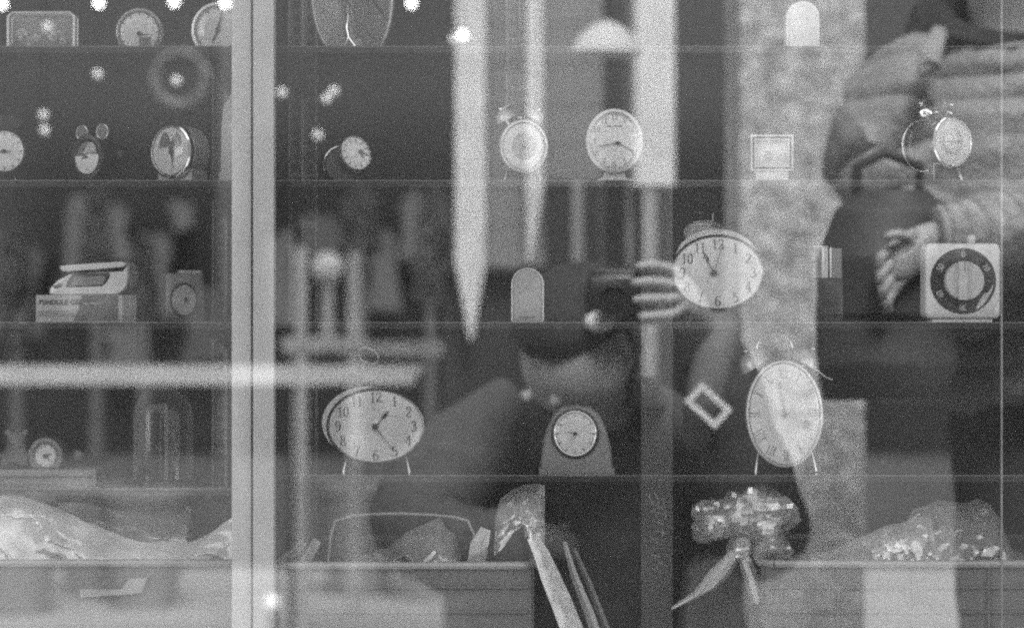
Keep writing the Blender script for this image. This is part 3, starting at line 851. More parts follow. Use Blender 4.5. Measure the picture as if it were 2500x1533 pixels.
t = thing('kitchen_timer', 'square white kitchen timer with black number ring and round knob', 'timer', (at(2351, 0, 2.44).x, 2.44, Z3), R(0))
k = S * 2.44
zc = at(0, 686, 2.44).z - Z3
w = 92 * k
rounded = []
rc = 14 * k
for cx_, cz_, a0 in ((w - rc, w - rc, 0), (-w + rc, w - rc, 90), (-w + rc, -w + rc, 180), (w - rc, -w + rc, 270)):
    for i in range(7):
        a = R(a0 + 90 * i / 6)
        rounded.append((cx_ + rc * math.cos(a), cz_ + rc * math.sin(a) + zc))
obj('case', slab3(rounded, 0, .03, .0012), M['white'], t)
obj('stand', box(-w * .8, w * .8, .004, .032, 0, zc - w + .001), M['white'], t, False)
obj('number_ring', elathe([(1, 0, .001), (1, 0, -.0012), (.985, 0, -.0016), (.55, 0, -.0016)], 80 * k, 80 * k, cz=zc), M['dark'], t)
obj('pointer_gap', prism([(60 * k, zc - 28 * k), (74 * k, zc - 8 * k), (70 * k, zc - 24 * k), (52 * k, zc - 54 * k), (30 * k, zc - 72 * k), (34 * k, zc - 60 * k), (44 * k, zc - 40 * k), (52 * k, zc - 30 * k)], -.0022, -.0018), M['cream'], t, False)
for i, s in enumerate(('0', '5', '10', '15', '20', '25', '30', '35', '40', '45', '50', '55')):
    a = R(30 * i)
    if 100 < 30 * i < 165:
        continue
    gx, gz = math.sin(a) * 65 * k, math.cos(a) * 65 * k
    g = glyphs(s, .0062 if i % 2 == 0 else .004, 0, 0, 0, .24, .12, .85)
    g = moved(g, Matrix.Rotation(a, 4, 'Y'))
    obj('numeral', ([(p[0] + gx, -.0019, p[2] + gz + zc) for p in g[0]], g[1]), M['cream' if i % 2 == 0 else 'greyink'], t, False)
for i in range(60):
    if i % 5:
        continue
kn = obj('knob', elathe([(1, 0, -.0016), (1, 0, -.010), (.96, 0, -.0115), (.02, 0, -.0118)], 48 * k, 48 * k, cz=zc), M['cream'], t)
obj('grip', join(box(-19 * k, -17 * k, -.0135, -.0116, zc - 42 * k, zc + 42 * k), box(-17 * k, 4 * k, -.0165, -.0116, zc - 46 * k, zc + 46 * k), box(4 * k, 7 * k, -.013, -.0116, zc - 45 * k, zc + 45 * k)), M['cream'], kn, False)
obj('grip_mark', box(-3.2 * k, -1.4 * k, -.0168, -.01652, zc + 22 * k, zc + 46 * k), M['greyink'], kn, False)
obj('peg', zlathe([(.0042, zc + w - .001), (.0042, zc + w + .004), (.0046, zc + w + .005), (.0040, zc + w + .0085), (.002, zc + w + .009)], 18, 26 * k, .012), M['cream'], t)

# --- lowest shelf, right bay
t, P = clock('oval_alarm_clock', 'wide oval alarm clock reading about twenty-five past one on two little feet', 918, 1040, 118, 90, 2.44, Z4, case='dark', bezel='steel', bw=.0014, depth=.05, style='arabic', glyph=.0105, num_r=.78, time=(40, 142, 54, 74, .0009), hub_uv=(917, 1042), spade=True, hub=.0032, feet=38)
P('rear_shell', elathe([(1, 0, .008), (.95, 0, .03), (.6, 0, .05), (.1, 0, .055)], px(112), px(88), cx=-px(22), cz=px(8)), 'steel')
P('top_ring', moved(torus(px(27), px(20), .0008, 0, 0, 0, 36, 8), Matrix.Translation((px(-22), .02, px(172))) @ Matrix.Rotation(R(28), 4, 'Y') @ Matrix.Rotation(R(25), 4, 'X')), 'silver')
P('ring_stem', tube([(px(-14), .02, px(154)), (px(-14), .02, px(86))], .0012, 8), 'dark')
clean(t)

t = thing('mantel_clock', 'grey beehive mantel clock with a round white dial', 'clock', (at(1408, 0, 2.45).x, 2.45, Z4))
k = S * 2.45
hp = at(0, 990, 2.45).z - Z4
poly = [(-89 * k, 0), (89 * k, 0), (87 * k, .012), (82 * k, .030), (72 * k, .045), (57 * k, hp * .86), (36 * k, hp * .96), (0, hp), (-36 * k, hp * .96), (-57 * k, hp * .86), (-72 * k, .045), (-82 * k, .030), (-87 * k, .012)]
obj('case', slab3(poly, 0, .035, .0015), M['grey'], t)
zc = at(0, 1058, 2.45).z - Z4
obj('bezel', torus(54 * k, 57 * k, .002, -.0015, -4 * k, zc), M['dark'], t)
obj('bright_rim', torus(50 * k, 53.5 * k, .0011, -.003, -4 * k, zc), M['chrome'], t)
obj('dial', elathe([(1, 0, .0008), (1, 0, -.002), (.5, 0, -.0024), (.02, 0, -.0024)], 49.5 * k, 53 * k, cx=-4 * k, cz=zc), M['dial'], t)
obj('hour_hand', moved(hand_geo(285, 22 * k, .0005, -.0042), Matrix.Translation((-4 * k, 0, zc))), M['greyink'], t, False)
obj('minute_hand', moved(hand_geo(215, 38 * k, .0004, -.0048), Matrix.Translation((-4 * k, 0, zc))), M['greyink'], t, False)
obj('hub', elathe([(1, 0, -.0024), (1, 0, -.0055)], .0018, .0018, 14, cx=-4 * k, cz=zc), M['dark'], t)
for i in range(12):
    a = R(30 * i)
    g = moved(box(-.0004, .0004, 0, .0002, -.002, .002), Matrix.Rotation(a, 4, 'Y'))
    obj('hour_mark', ([(p[0] + math.sin(a) * 42 * k - 4 * k, -.0028 + p[1], p[2] + math.cos(a) * 45 * k + zc) for p in g[0]], g[1]), M['greyink'], t, False)
obj('cover_glass', elathe([(1, 0, -.0035), (.8, 0, -.006), (.4, 0, -.0072), (.03, 0, -.0075)], 49 * k, 52 * k, cx=-4 * k, cz=zc), M['clear'], t)
obj('plinth', box(-92 * k, 92 * k, -.003, .038, 0, .004), M['grey'], t, False)

t, P = clock('twin_bell_clock', 'large upright oval twin bell alarm clock with faint Roman numerals', 1920, 1010, 92, 129, 2.44, Z4, roll=-2, case='steel', bezel='silver', bw=.0026, depth=.05, style='roman', glyph=.0095, num_r=.78, time=(352, 352, 46, 78, .0011), hand='greyink', feet=46, bells=(66, 128, 36, 32), handle=(-12, 160, 44, 34, .0009))
P('alarm_dial', elathe([(1, 0, -.0031), (.02, 0, -.0032)], .0052, .0052, 20, cx=px(54), cz=-px(30)), 'dialgrey')
P('hammer_arm', tube([(px(78), .02, px(122)), (px(92), .018, px(100)), (px(108), .015, px(86)), (px(126), .012, px(78))], .0011, 8), 'steel')
clean(t)

# --- milky strip standing in for the brighter overlap of two panes, with scribble
ys = 2.37
t = thing('overlap_strip', 'faint milky vertical strip standing in for overlapping glass panes, with a thin pen scribble', 'strip', (at(1603, 0, ys).x, ys, .62))
k = S * ys
obj('film', box(-37.5 * k, 37.5 * k, 0, .0012, 0, 1.13), M['strip'], t, False)
obj('edge', box(38 * k, 39.6 * k, 0, .0012, 0, 1.13), M['strip'], t, False)
M['pen'] = mat('pale pen line', .5, .6, 0, .1, 100)
def pw(pts):
    return [((1550 + a * .172 - 1603) * k, -.0002, at(0, 1180 + b * .172, ys).z - .62) for a, b in pts]
scr = [[(270, 140), (310, 180), (335, 240), (340, 310)], [(208, 150), (210, 210), (240, 265), (290, 305), (350, 328), (430, 330), (410, 280), (400, 205)], [(215, 388), (270, 392), (330, 405), (385, 430)],
       [(285, 375), (330, 345), (380, 350), (415, 395), (438, 450), (438, 515)], [(290, 430), (310, 475), (350, 520), (405, 545)], [(310, 540), (360, 560), (415, 585)], [(275, 672), (330, 678), (385, 695), (430, 706)], [(390, 640), (395, 700), (395, 760)],
       [(230, 775), (280, 805), (330, 840)], [(240, 1008), (300, 1025), (370, 1048)], [(330, 1110), (380, 1135), (440, 1160)], [(240, 1200), (290, 1225)], [(315, 1160), (320, 1205), (350, 1228)]]
obj('pen_scribble', join(*[tube(pw(s), .00022, 5) for s in scr]), M['pen'], t, stuff=False)

# ------------------------------------------------------------------ crates with wrapped goods
YC = 2.385
def crate(label, u0, u1, vrim, yb=2.68, ribs=(1432, 1492), uprights=0):
    x0, x1 = at(u0, 0, YC).x, at(u1, 0, YC).x
    zr = at(0, vrim, YC).z
    zb_ = .621
    t = thing('plastic_crate', label, 'crate', ((x0 + x1) / 2, YC, zb_), group='crates on the cabinet floor')
    w, h, d = (x1 - x0) / 2, zr - zb_, yb - YC
    obj('front_panel', box(-w + .003, w - .003, 0, .004, .004, h - .004), M['crate'], t, False)
    obj('back_panel', box(-w + .003, w - .003, d - .004, d, .004, h - .004), M['crate'], t, False)
    obj('side_panel', box(-w, -w + .004, .004, d - .004, .004, h - .004), M['crate'], t, False)
    obj('side_panel', box(w - .004, w, .004, d - .004, .004, h - .004), M['crate'], t, False)
    obj('bottom', box(-w, w, 0, d, 0, .0038), M['crate'], t, False)
    c = .012
    path = [(-w + c, -.002, h), (w - c, -.002, h), (w - c * .3, c * .3, h), (w, c, h), (w, d - c, h), (w - c, d, h), (-w + c, d, h), (-w, d - c, h), (-w, c, h), (-w + c * .3, c * .3, h), (-w + c, -.002, h)]
    obj('rim', tube(path, .0042, 8), M['craterim'], t)
    for v in ribs:
        z = at(0, v, YC).z - zb_
        obj('rib', box(-w + .006, w - .006, -.0035, -.0003, z - .0012, z + .0012), M['crate'], t, False)
    n = uprights
    for i in range(1, n):
        x = -w + 2 * w * i / n
        obj('upright_rib', box(x - .0012, x + .0012, -.0028, -.0003, .006, h - .006), M['crate'], t, False)
    return t
lc = crate('grey plastic crate of cloudy wrapping left of the upright', -330, 590, 1374, ribs=(1520,))
def lcp(pts, y0, y1):
    return prism([(at(u, 0, YC).x - lc.location.x, at(0, v, YC).z - lc.location.z) for u, v in pts], y0, y1)
obj('hand_hold', lcp([(196, 1410), (362, 1408), (350, 1454), (200, 1456)], -.0012, -.0003), M['crate'], lc, False)
obj('hand_hold_lip', lcp([(196, 1436), (300, 1436), (318, 1410), (362, 1408), (348, 1444), (300, 1450), (200, 1456)], -.006, -.0013), M['craterim'], lc, False)
crate('grey plastic crate full of wrapped parcels right of the upright', 676, 1304, 1380)
crate('grey plastic basket holding cellophane bags under the oval bell clock', 1862, 2780, 1376, uprights=5)

def folds(seed, n=9, freq=40.):
    rr = random.Random(seed)
    return [(Vector((rr.uniform(-1, 1), rr.uniform(-1, 1), rr.uniform(-1, 1))).normalized(), rr.uniform(0, 1), rr.uniform(.6, 1.6) * freq, rr.uniform(.3, 1)) for _ in range(n)]
def tri(x):
    return abs((x % 1.) - .5) * 2
def crease(p, fs):
    q = Vector(p)
    s = 0
    for n, o, f, a in fs:
        s += a * (tri(q.dot(n) * f + o) - .5)
    h = 0
    for n, o, f, a in fs[:6]:
        h += a * (tri((q.x * n.z + q.y * n.x + q.z * n.y) * f * 3.1 + o * 2) - .5)
    return s / math.sqrt(len(fs)) * 1.6 + h * .2
def interp(poly, t):
    x = poly[0][0] + (poly[-1][0] - poly[0][0]) * t
    for a, b in zip(poly, poly[1:]):
        if a[0] <= x <= b[0]:
            s = (x - a[0]) / max(1e-6, b[0] - a[0])
            return x, a[1] + (b[1] - a[1]) * s
    return poly[-1]
def pouch(top, bot, y, bulge, amp, seed, nu=60, nv=22, freq=30.):
    """a soft bag: front and back sheets that meet at top and bottom, with folds"""
    fs = folds(seed, 9, freq)
    sheets = []
    for side in (-1, 1):
        vs_, f = [], []
        for j in range(nv + 1):
            for i in range(nu + 1):
                s = i / nu
                a = interp(top, s); b = interp(bot, s)
                tt = j / nv
                e = math.sin(math.pi * .5 * min(1, tt * 1.25)) * math.sin(math.pi * (.08 + .84 * s)) ** .5
                yy = y + side * bulge * e
                p = at(a[0] + (b[0] - a[0]) * tt, a[1] + (b[1] - a[1]) * tt, y)
                p.y = yy
                c = crease(p, fs) * amp * 1.35
                edge = min(1, tt * 6) * min(1, s * 8, (1 - s) * 8)
                p.y += c * (.3 + .7 * edge)
                p.z += c * .5 * edge + .25 * c
                p.x += c * .35 * edge
                vs_.append(tuple(p))
        for j in range(nv):
            for i in range(nu):
                q = j * (nu + 1) + i
                f.append((q, q + 1, q + nu + 2, q + nu + 1))
        sheets.append((vs_, f))
    return join(*sheets)
def wrap(name, label, top, bot, y, bulge, amp, seed, m, freq=30., cat='bag', group=None, nu=60, nv=22):
    g = pouch(top, bot, y, bulge, amp, seed, nu, nv, freq)
    c = at((top[0][0] + top[-1][0]) / 2, bot[0][1], y)
    g = ([(p[0] - c.x, p[1] - c.y, p[2] - c.z) for p in g[0]], g[1])
    o = obj(name, g, M[m], None, True, tuple(c))
    o.data.set_sharp_from_angle(angle=R(11))
    return tag(o, label, cat, group)
def flatv(u0, u1, v):
    return [(u0, v), (u1, v)]
wrap('plastic_sheet', 'cloudy plastic sheet heaped in the crate left of the upright', [(-60, 1225), (0, 1209), (40, 1204), (120, 1235), (200, 1270), (312, 1310), (420, 1326), (470, 1322), (520, 1295), (568, 1262), (612, 1250)], flatv(-60, 612, 1400), 2.43, .03, .011, 4, 'cellow', 16, 'plastic sheet', nu=110, nv=30)
wrap('cellophane_bag', 'thin clear bag with a pointed corner behind the cloudy sheet', [(140, 1232), (250, 1233), (330, 1250), (405, 1262), (440, 1256), (459, 1236), (466, 1240), (476, 1300)], flatv(140, 476, 1390), 2.50, .03, .010, 9, 'cello', 18)
# parcels in the middle crate
def bar(name, label, pts, w, y, m, cat='parcel', th=.006, parent=None):
    """a flat strip along a photo path, with thickness"""
    ps = [at(u, v, y) for u, v in pts]
    L = []
    for i, p in enumerate(ps):
        d = (ps[min(i + 1, len(ps) - 1)] - ps[max(i - 1, 0)]).normalized()
        n = Vector((-d.z, 0, d.x))
        ww = (w[i] if isinstance(w, (list, tuple)) else w) * S * y / 2
        L.append((p + n * ww, p - n * ww))
    rings = []
    for i, (a, b) in enumerate(L):
        off = Vector((0, th, 0))
        bul = Vector((0, -th * .35, 0))
        rings.append([a, (a + b) / 2 + bul, b, b + off, a + off])
    base = ps[-1]
    g = loft([[tuple(q - base) for q in r] for r in rings])
    o = obj(name, g, M[m], parent, True, tuple(base))
    return tag(o, label, cat) if parent is None else o
bar('wrapped_parcel', 'leaning pale folded wrapper at the crate end by the upright', [(775, 1318), (752, 1360), (735, 1395)], [22, 24, 24], 2.42, 'foil')
bar('wrapped_parcel', 'dull wrapper leaning against the crate end beside the upright', [(742, 1322), (705, 1360), (682, 1390)], [18, 22, 22], 2.44, 'cello')
hnd = obj('wire_handle', tube([tuple(at(u, v, 2.47) - at(980, 1375, 2.47)) for u, v in ((800, 1380), (806, 1310), (818, 1270), (860, 1258), (920, 1254), (980, 1253), (1050, 1256), (1110, 1262), (1142, 1270), (1160, 1310), (1168, 1380))], .0016, 8), M['silver'], None, True, tuple(at(980, 1375, 2.47)))
tag(hnd, 'long curved metal handle arching above the middle crate', 'handle')
wrap('cellophane_bag', 'clear bag lying low inside the middle crate under the handle', [(850, 1368), (900, 1352), (950, 1335), (990, 1300), (1040, 1278), (1075, 1266), (1090, 1290), (1110, 1300), (1125, 1345)], flatv(850, 1125, 1400), 2.46, .035, .013, 21, 'cello', 20)
bar('wrapped_stick', 'small bright wrapped stick in the middle crate', [(1066, 1348), (1046, 1368), (1026, 1392)], [16, 18, 18], 2.42, 'foil', 'stick')
bar('wrapped_parcel', 'tall shiny wrapped parcel standing at the right of the middle crate', [(1186, 1290), (1170, 1330), (1160, 1396)], [26, 44, 46], 2.43, 'foil')
wrap('cellophane_bag', 'upright crumpled clear bag rising from the middle crate', [(1205, 1345), (1209, 1250), (1222, 1215), (1260, 1192), (1310, 1180), (1346, 1178), (1350, 1230), (1338, 1300), (1330, 1345)], [(1205, 1352), (1270, 1290), (1305, 1320), (1330, 1352)], 2.43, .03, .014, 33, 'cello', 20, nu=54, nv=26)
bar('box_parcel', 'dark box parcel inside the upright clear bag', [(1245, 1282), (1240, 1340), (1238, 1396)], [70, 74, 76], 2.45, 'dark', 'parcel', .05)
bar('foil_ribbon', 'shiny foil ribbon hanging down outside the middle crate', [(1300, 1310), (1322, 1352), (1345, 1410), (1375, 1480), (1405, 1560), (1420, 1600)], [28, 38, 48, 52, 56, 56], 2.372, 'foil', 'ribbon', .004)
bar('wood_slat', 'thin pale slat leaning beside the foil ribbon', [(1378, 1322), (1400, 1400), (1440, 1500), (1470, 1590)], [9, 18, 24, 26], 2.44, 'craterim', 'slat')
bar('wood_slat', 'darker slat leaning farthest from the foil ribbon', [(1402, 1340), (1440, 1430), (1490, 1560)], [10, 16, 18], 2.46, 'crate', 'slat')

# cellophane bow: two crumpled lobes, a knot and a tail
def crumple(c, rx, ry, rz, seed, amp=.25, freq=45.):
    fs = folds(seed, 10, freq)
    g = ball((0, 0, 0), 1, 1, 1, 40, 26)
    out = []
    for p in g[0]:
        q = Vector(p)
        w = Vector((q.x * rx, q.y * ry, q.z * rz))
        d = 1 + amp * crease(w, fs)
        out.append(tuple(Vector(c) + w * d))
    return out, g[1]
kn = at(1802, 1345, 2.44)
t = thing('cellophane_bow', 'big crumpled cellophane bow tied on the parcel beside the basket', 'bow', tuple(kn))
k = S * 2.44
for nm, du, dv, rx_, rz_, sd in (('lobe', -58, 80, 56, 50, 3), ('lobe', 52, 88, 84, 72, 5), ('knot', 4, 6, 34, 40, 8), ('lobe', 78, 6, 50, 34, 12)):
    o = obj(nm, crumple((du * k, 0, dv * k), rx_ * k, .032, rz_ * k, sd, .42, 26), M['cello'], t)
    o.data.set_sharp_from_angle(angle=R(20))
for nm, pts, ws in (('tail', ((1795, 1350), (1765, 1395), (1735, 1430), (1690, 1462)), (40, 46, 30, 8)), ('tail', ((1790, 1352), (1740, 1400), (1700, 1450), (1640, 1485)), (30, 30, 26, 10)), ('tail', ((1812, 1350), (1835, 1410), (1850, 1470)), (36, 50, 40))):
    ps = [at(u, v, 2.42) - kn for u, v in pts]
    obj(nm, crumple_strip(ps, ws) if False else tube([tuple(p) for p in ps], [w * k * .42 for w in ws], 9), M['cello'], t).data.set_sharp_from_angle(angle=R(15))
par = obj('wrapped_parcel', slab3([(-.05, -.13), (.05, -.13), (.045, 0), (.02, .012), (-.01, .014), (-.035, .0)], 0, .08, .004), M['cardgrey'], None, True, (kn.x - .015, 2.45, kn.z - .02))
tag(par, 'dark soft parcel under the cellophane bow', 'parcel')
wrap('cellophane_bag', 'long clear bag sloping over the rim of the right basket', [(1880, 1372), (2000, 1350), (2090, 1310), (2180, 1282), (2240, 1256), (2275, 1262), (2290, 1330), (2300, 1372)], flatv(1880, 2300, 1392), 2.44, .03, .011, 41, 'cello', 18, nu=80)
wrap('cellophane_bag', 'tall clear bag bulging highest in the right basket', [(2190, 1320), (2230, 1250), (2290, 1222), (2330, 1226), (2360, 1232), (2385, 1218), (2420, 1235), (2445, 1285), (2470, 1345), (2520, 1362)], flatv(2190, 2520, 1392), 2.47, .05, .014, 52, 'cello', 15, nu=70)
wrap('wrapped_packet', 'small creased packet lying inside the sloping clear bag', [(2125, 1330), (2130, 1316), (2170, 1308), (2230, 1295), (2264, 1284), (2262, 1310)], [(2125, 1346), (2180, 1350), (2262, 1330)], 2.43, .012, .005, 61, 'foil', 40, 'packet', nu=40, nv=12)
bar('box_parcel', 'dark box parcel inside the tall clear bag', [(2400, 1290), (2405, 1340), (2405, 1392)], [90, 96, 98], 2.49, 'dark', 'parcel', .06)

# ------------------------------------------------------------------ the street behind the photographer (seen in the glass)
M['stone'] = mat('rough limestone', .46, .9, 0, .5, 28, .8, 30)
M['darkfront'] = mat('dark shopfront', .035, .6, 0, .4, 1.5)
M['mid'] = mat('grey roller shutter', .26, .6, 0, .12, 4)
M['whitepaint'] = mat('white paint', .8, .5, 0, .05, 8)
M['railpaint'] = mat('weathered white paint', .5, .6, 0, .12, 8)
M['duskpaint'] = mat('faded paint', .34, .6, 0, .2, 8)
M['bulb'] = mat('lit bulb', .9, .4, 0, 0, 5, emit=2.6)
M['bulb'].cycles.emission_sampling = 'NONE'
M['bulbdim'] = mat('weakly lit bulb', .9, .4, 0, 0, 5, emit=.2)
M['bulbdim'].cycles.emission_sampling = 'NONE'

pil = thing('stone_pillar', 'rough pale stone pillar standing behind the photographer', 'pillar', tuple(across(1960, 0, 4.2) * Vector((1, 1, 0))))
x0, x1 = across(1812, 0, 4.2).x, across(2128, 0, 4.2).x
w = (x1 - x0) / 2
rnd = random.Random(5)
for za, zb2 in ((0, .42), (.42, 1.74), (1.74, 3.2)):
    obj('stone', box(-w + rnd.uniform(0, .004), w - rnd.uniform(0, .004), -.30, -rnd.uniform(0, .004), za + .003, zb2, .006), M['stone'], pil, False)

# opposite shopfront
op = thing('opposite_shopfront', 'dark shopfront across the square with tall panes', 'building', (0, -7.3, 0))
obj('wall', box(-9, 9, -.4, 0, -.02, 5.2), M['darkfront'], op, False)
M['shopglass'] = mat('dark pane', .02, .15, 0, .2, 2)
M['sashpaint'] = mat('worn sash paint', .09, .6, 0, .3, 3)
for i in range(-6, 7):
    x = i * 1.25
    obj('sash', join(box(x - .04, x + .04, .004, .05, .1, 3.6)), M['sashpaint'], op, False)
    obj('window', box(x + .06, x + 1.19, .004, .02, .5, 3.4), M['shopglass'], op, False)
obj('fascia', box(-9, 9, .004, .12, 3.65, 4.2), M['sashpaint'], op, False)
obj('stall_riser', box(-9, 9, .004, .06, -.02, .45), M['sashpaint'], op, False)

M['garment'] = [mat('hung cloth', c, .9, 0, .3, 6, .2) for c in (.07, .11, .16)]
rg = random.Random(12)
for i, (u, v0, v1, wd) in enumerate(((-20, 560, 800, 60), (60, 600, 830, 40), (195, 480, 770, 46), (280, 500, 640, 36), (300, 800, 900, 50), (372, 570, 760, 44), (445, 490, 560, 30), (500, 700, 880, 60), (690, 560, 800, 40), (780, 520, 620, 50), (880, 470, 620, 44), (935, 560, 760, 40), (1015, 470, 640, 34), (1060, 480, 740, 44), (1090, 560, 700, 36))):
    a, b = across(u, v0, 10.1), across(u, v1, 10.1)
    w_ = wd * S * 10.1
    h_ = a.z - b.z
    pl_ = [(-w_, 0), (w_, 0), (w_ * .8, h_ * .5), (w_ * .95, h_ * .86), (w_ * .4, h_ * .97), (0, h_), (-w_ * .45, h_ * .96), (-w_, h_ * .84), (-w_ * .75, h_ * .5)]
    g_ = prism([(x + rg.uniform(-.02, .02), z + rg.uniform(-.02, .02)) for x, z in pl_], -.05, .05)
    o = obj('hanging_garment', g_, rg.choice(M['garment']), None, True, (a.x, -7.17, b.z))
    tag(o, 'cloth garment hung in front of the dark shopfront', 'garment', 'garments hung along the opposite shopfront')

# kiosk with shutter, counter and white posts
M['awningcloth'] = mat('off white canvas', .66, .8, 0, .12, 9, .3)
kv = 5.8
ko = across(1400, 785, kv)
kiosk = thing('street_kiosk', 'grey shuttered kiosk with white posts and a dark counter', 'kiosk', (ko.x, ko.y, 0))
def ku(u):
    return across(u, 0, kv).x - ko.x
def kz(v):
    return across(0, v, kv).z
zc = kz(650)
for i in range(18):
    z0 = zc + i * .1
    obj('shutter_slat', box(ku(1190), ku(1474), -.06 - .004 * (i % 2), -.03, z0 + .002, z0 + .1), M['mid'], kiosk, False)
obj('shutter_edge', box(ku(1532), ku(1548), -.06, -.03, zc, zc + 1.8), M['mid'], kiosk, False)
obj('hatch', box(ku(1332), ku(1470), -.028, -.018, zc + .012, kz(440)), M['darkfront'], kiosk, False)
obj('hatch_frame', box(ku(1396), ku(1424), -.017, -.008, zc + .012, kz(440)), M['mid'], kiosk, False)
obj('counter_front', box(ku(1080), ku(1648), -.5, -.08, 0, zc - .02), M['darkfront'], kiosk, False)
obj('counter_top', box(ku(1076), ku(1652), -.52, -.03, zc - .018, zc - .004), M['darkfront'], kiosk, False)
obj('roof', box(ku(1050), ku(1700), -.9, .05, zc + 1.8, zc + 1.9), M['mid'], kiosk, False)
def post(u0, u1, va, vb, n='post', pt=None):
    ua, ub = ku(u0), ku(u1)
    mid = (ua + ub) / 2
    ztop = zc + 1.8
    r = [[(ua, -.02, ztop), (ub, -.02, ztop), (ub, .02, ztop), (ua, .02, ztop)], [(ua, -.02, kz(va)), (ub, -.02, kz(va)), (ub, .02, kz(va)), (ua, .02, kz(va))]]
    tx = ku(pt) if pt else mid
    r.append([(tx - .004, -.01, kz(vb)), (tx + .004, -.01, kz(vb)), (tx + .004, .01, kz(vb)), (tx - .004, .01, kz(vb))])
    obj(n, loft(r), M['awningcloth'], kiosk, False)
post(1112, 1186, 640, 830, 'folded_awning', 1150)
post(1284, 1326, 470, 640, 'folded_awning', 1292)
obj('post', box(ku(1548), ku(1646), -.05, .03, zc + .2, zc + 1.8), M['awningcloth'], kiosk, False)
obj('post_base', box(ku(1570), ku(1602), -.04, .02, 0, zc + .21), M['duskpaint'], kiosk, False)
lam = thing('dome_lamp', 'white dome lamp shade hanging under the kiosk roof', 'lamp', tuple(across(1480, 130, 5.2)))
k5 = S * 5.2
obj('shade', zlathe([(88 * k5, 0), (86 * k5, 8 * k5), (70 * k5, 38 * k5), (45 * k5, 62 * k5), (18 * k5, 76 * k5), (6 * k5, 80 * k5)], 32), M['whitepaint'], lam)
obj('stem', tube([(0, 0, 78 * k5), (0, 0, .9)], .006, 8), M['darkfront'], lam)

# guard rails
def rail(label, u0, u1, v0, v1, V, m, legs):
    a, b = across(u0, v0, V), across(u1, v1, V)
    t = thing('guard_rail', label, 'rail', ((a.x + b.x) / 2, a.y, -.02))
    cxm = (a.x + b.x) / 2
    sl = (b.z - a.z)
    obj('top_rail', loft([[(a.x - cxm, -.03, b.z + .02), (b.x - cxm + .02, -.03, a.z + .02 - .0), (b.x - cxm, -.03, b.z + .02)] if False else
                          [(a.x - cxm, -.03, b.z + .02), (b.x - cxm - .03, -.03, b.z + .02), (b.x - cxm, -.03, a.z + .02), (a.x - cxm, -.03, a.z + .02)],
                          [(a.x - cxm, .03, b.z + .02), (b.x - cxm - .03, .03, b.z + .02), (b.x - cxm, .03, a.z + .02), (a.x - cxm, .03, a.z + .02)]]), M[m], t, False)
    for u in legs:
        x = across(u, 0, V).x - cxm
        obj('leg', box(x - .02, x + .02, -.02, .02, 0, b.z + .019), M['darkfront'], t, False)
rail('white guard rail along the pavement edge', -900, 1036, 892, 938, 6.2, 'railpaint', (-700, -300))
rail('faded rail behind the white guard rail', 700, 1300, 834, 868, 7.6, 'duskpaint', (720, 1270))
# white stand with a globe
wf = across(800, 845, 7.5)
t = thing('white_stand', 'white stand with two uprights and a globe between', 'stand', (wf.x, wf.y, -.02))
k7 = S * 7.5
z0 = wf.z + .02
obj('upright', box(-78 * k7, -52 * k7, -.02, .02, 0, z0 + 240 * k7), M['duskpaint'], t, False)
obj('upright', box(50 * k7, 80 * k7, -.02, .02, 0, z0 + 230 * k7), M['duskpaint'], t, False)
obj('crossbar', box(-110 * k7, 96 * k7, -.03, .03, z0 - 10 * k7, z0 + 22 * k7), M['duskpaint'], t, False)
obj('globe', ball((0, 0, z0 + 190 * k7), 40 * k7), M['railpaint'], t)
obj('globe_stem', tube([(0, 0, z0 + 22 * k7), (0, 0, z0 + 155 * k7)], .02, 8), M['duskpaint'], t)

# string lights
bulbs = [(4, 10, 1), (240, 8, 1), (424, 5, 1), (549, 8, 1), (1005, 8, 1), (1130, 85, 1), (815, 222, 0), (115, 66, 0), (238, 181, 0), (430, 197, 0), (105, 281, 0), (108, 318, 0), (688, 226, 0), (776, 330, 0), (1108, 96, 0), (797, 240, 0)]
for i, (u, v, b) in enumerate(bulbs):
    p = across(u, v, 5.3)
    t = thing('light_bulb', 'small bright bulb hung above the square' if b else 'small weak bulb hung above the square', 'light bulb', tuple(p), group='hanging bulbs above the square')
    obj('glass', ball((0, 0, 0), .0095, n=12, m=8), M['bulb' if b else 'bulbdim'], t)
    obj('cord', tube([(0, 0, .01), (0, 0, 4.1 - p.z)], .0012, 5), M['darkfront'], t)
M['globe_ring'] = mat('dull ring grey', .17, .8, 0, .5, 30, .6)
p = across(440, 195, 6.5)
o = obj('globe_ring', torus(62 * S * 6.5, 62 * S * 6.5, .016), M['globe_ring'], None, True, tuple(p))  # plain ring put in for the blurred outline of a translucent globe
tag(o, 'pale ring standing in for a translucent globe among the bulbs', 'globe_ring')

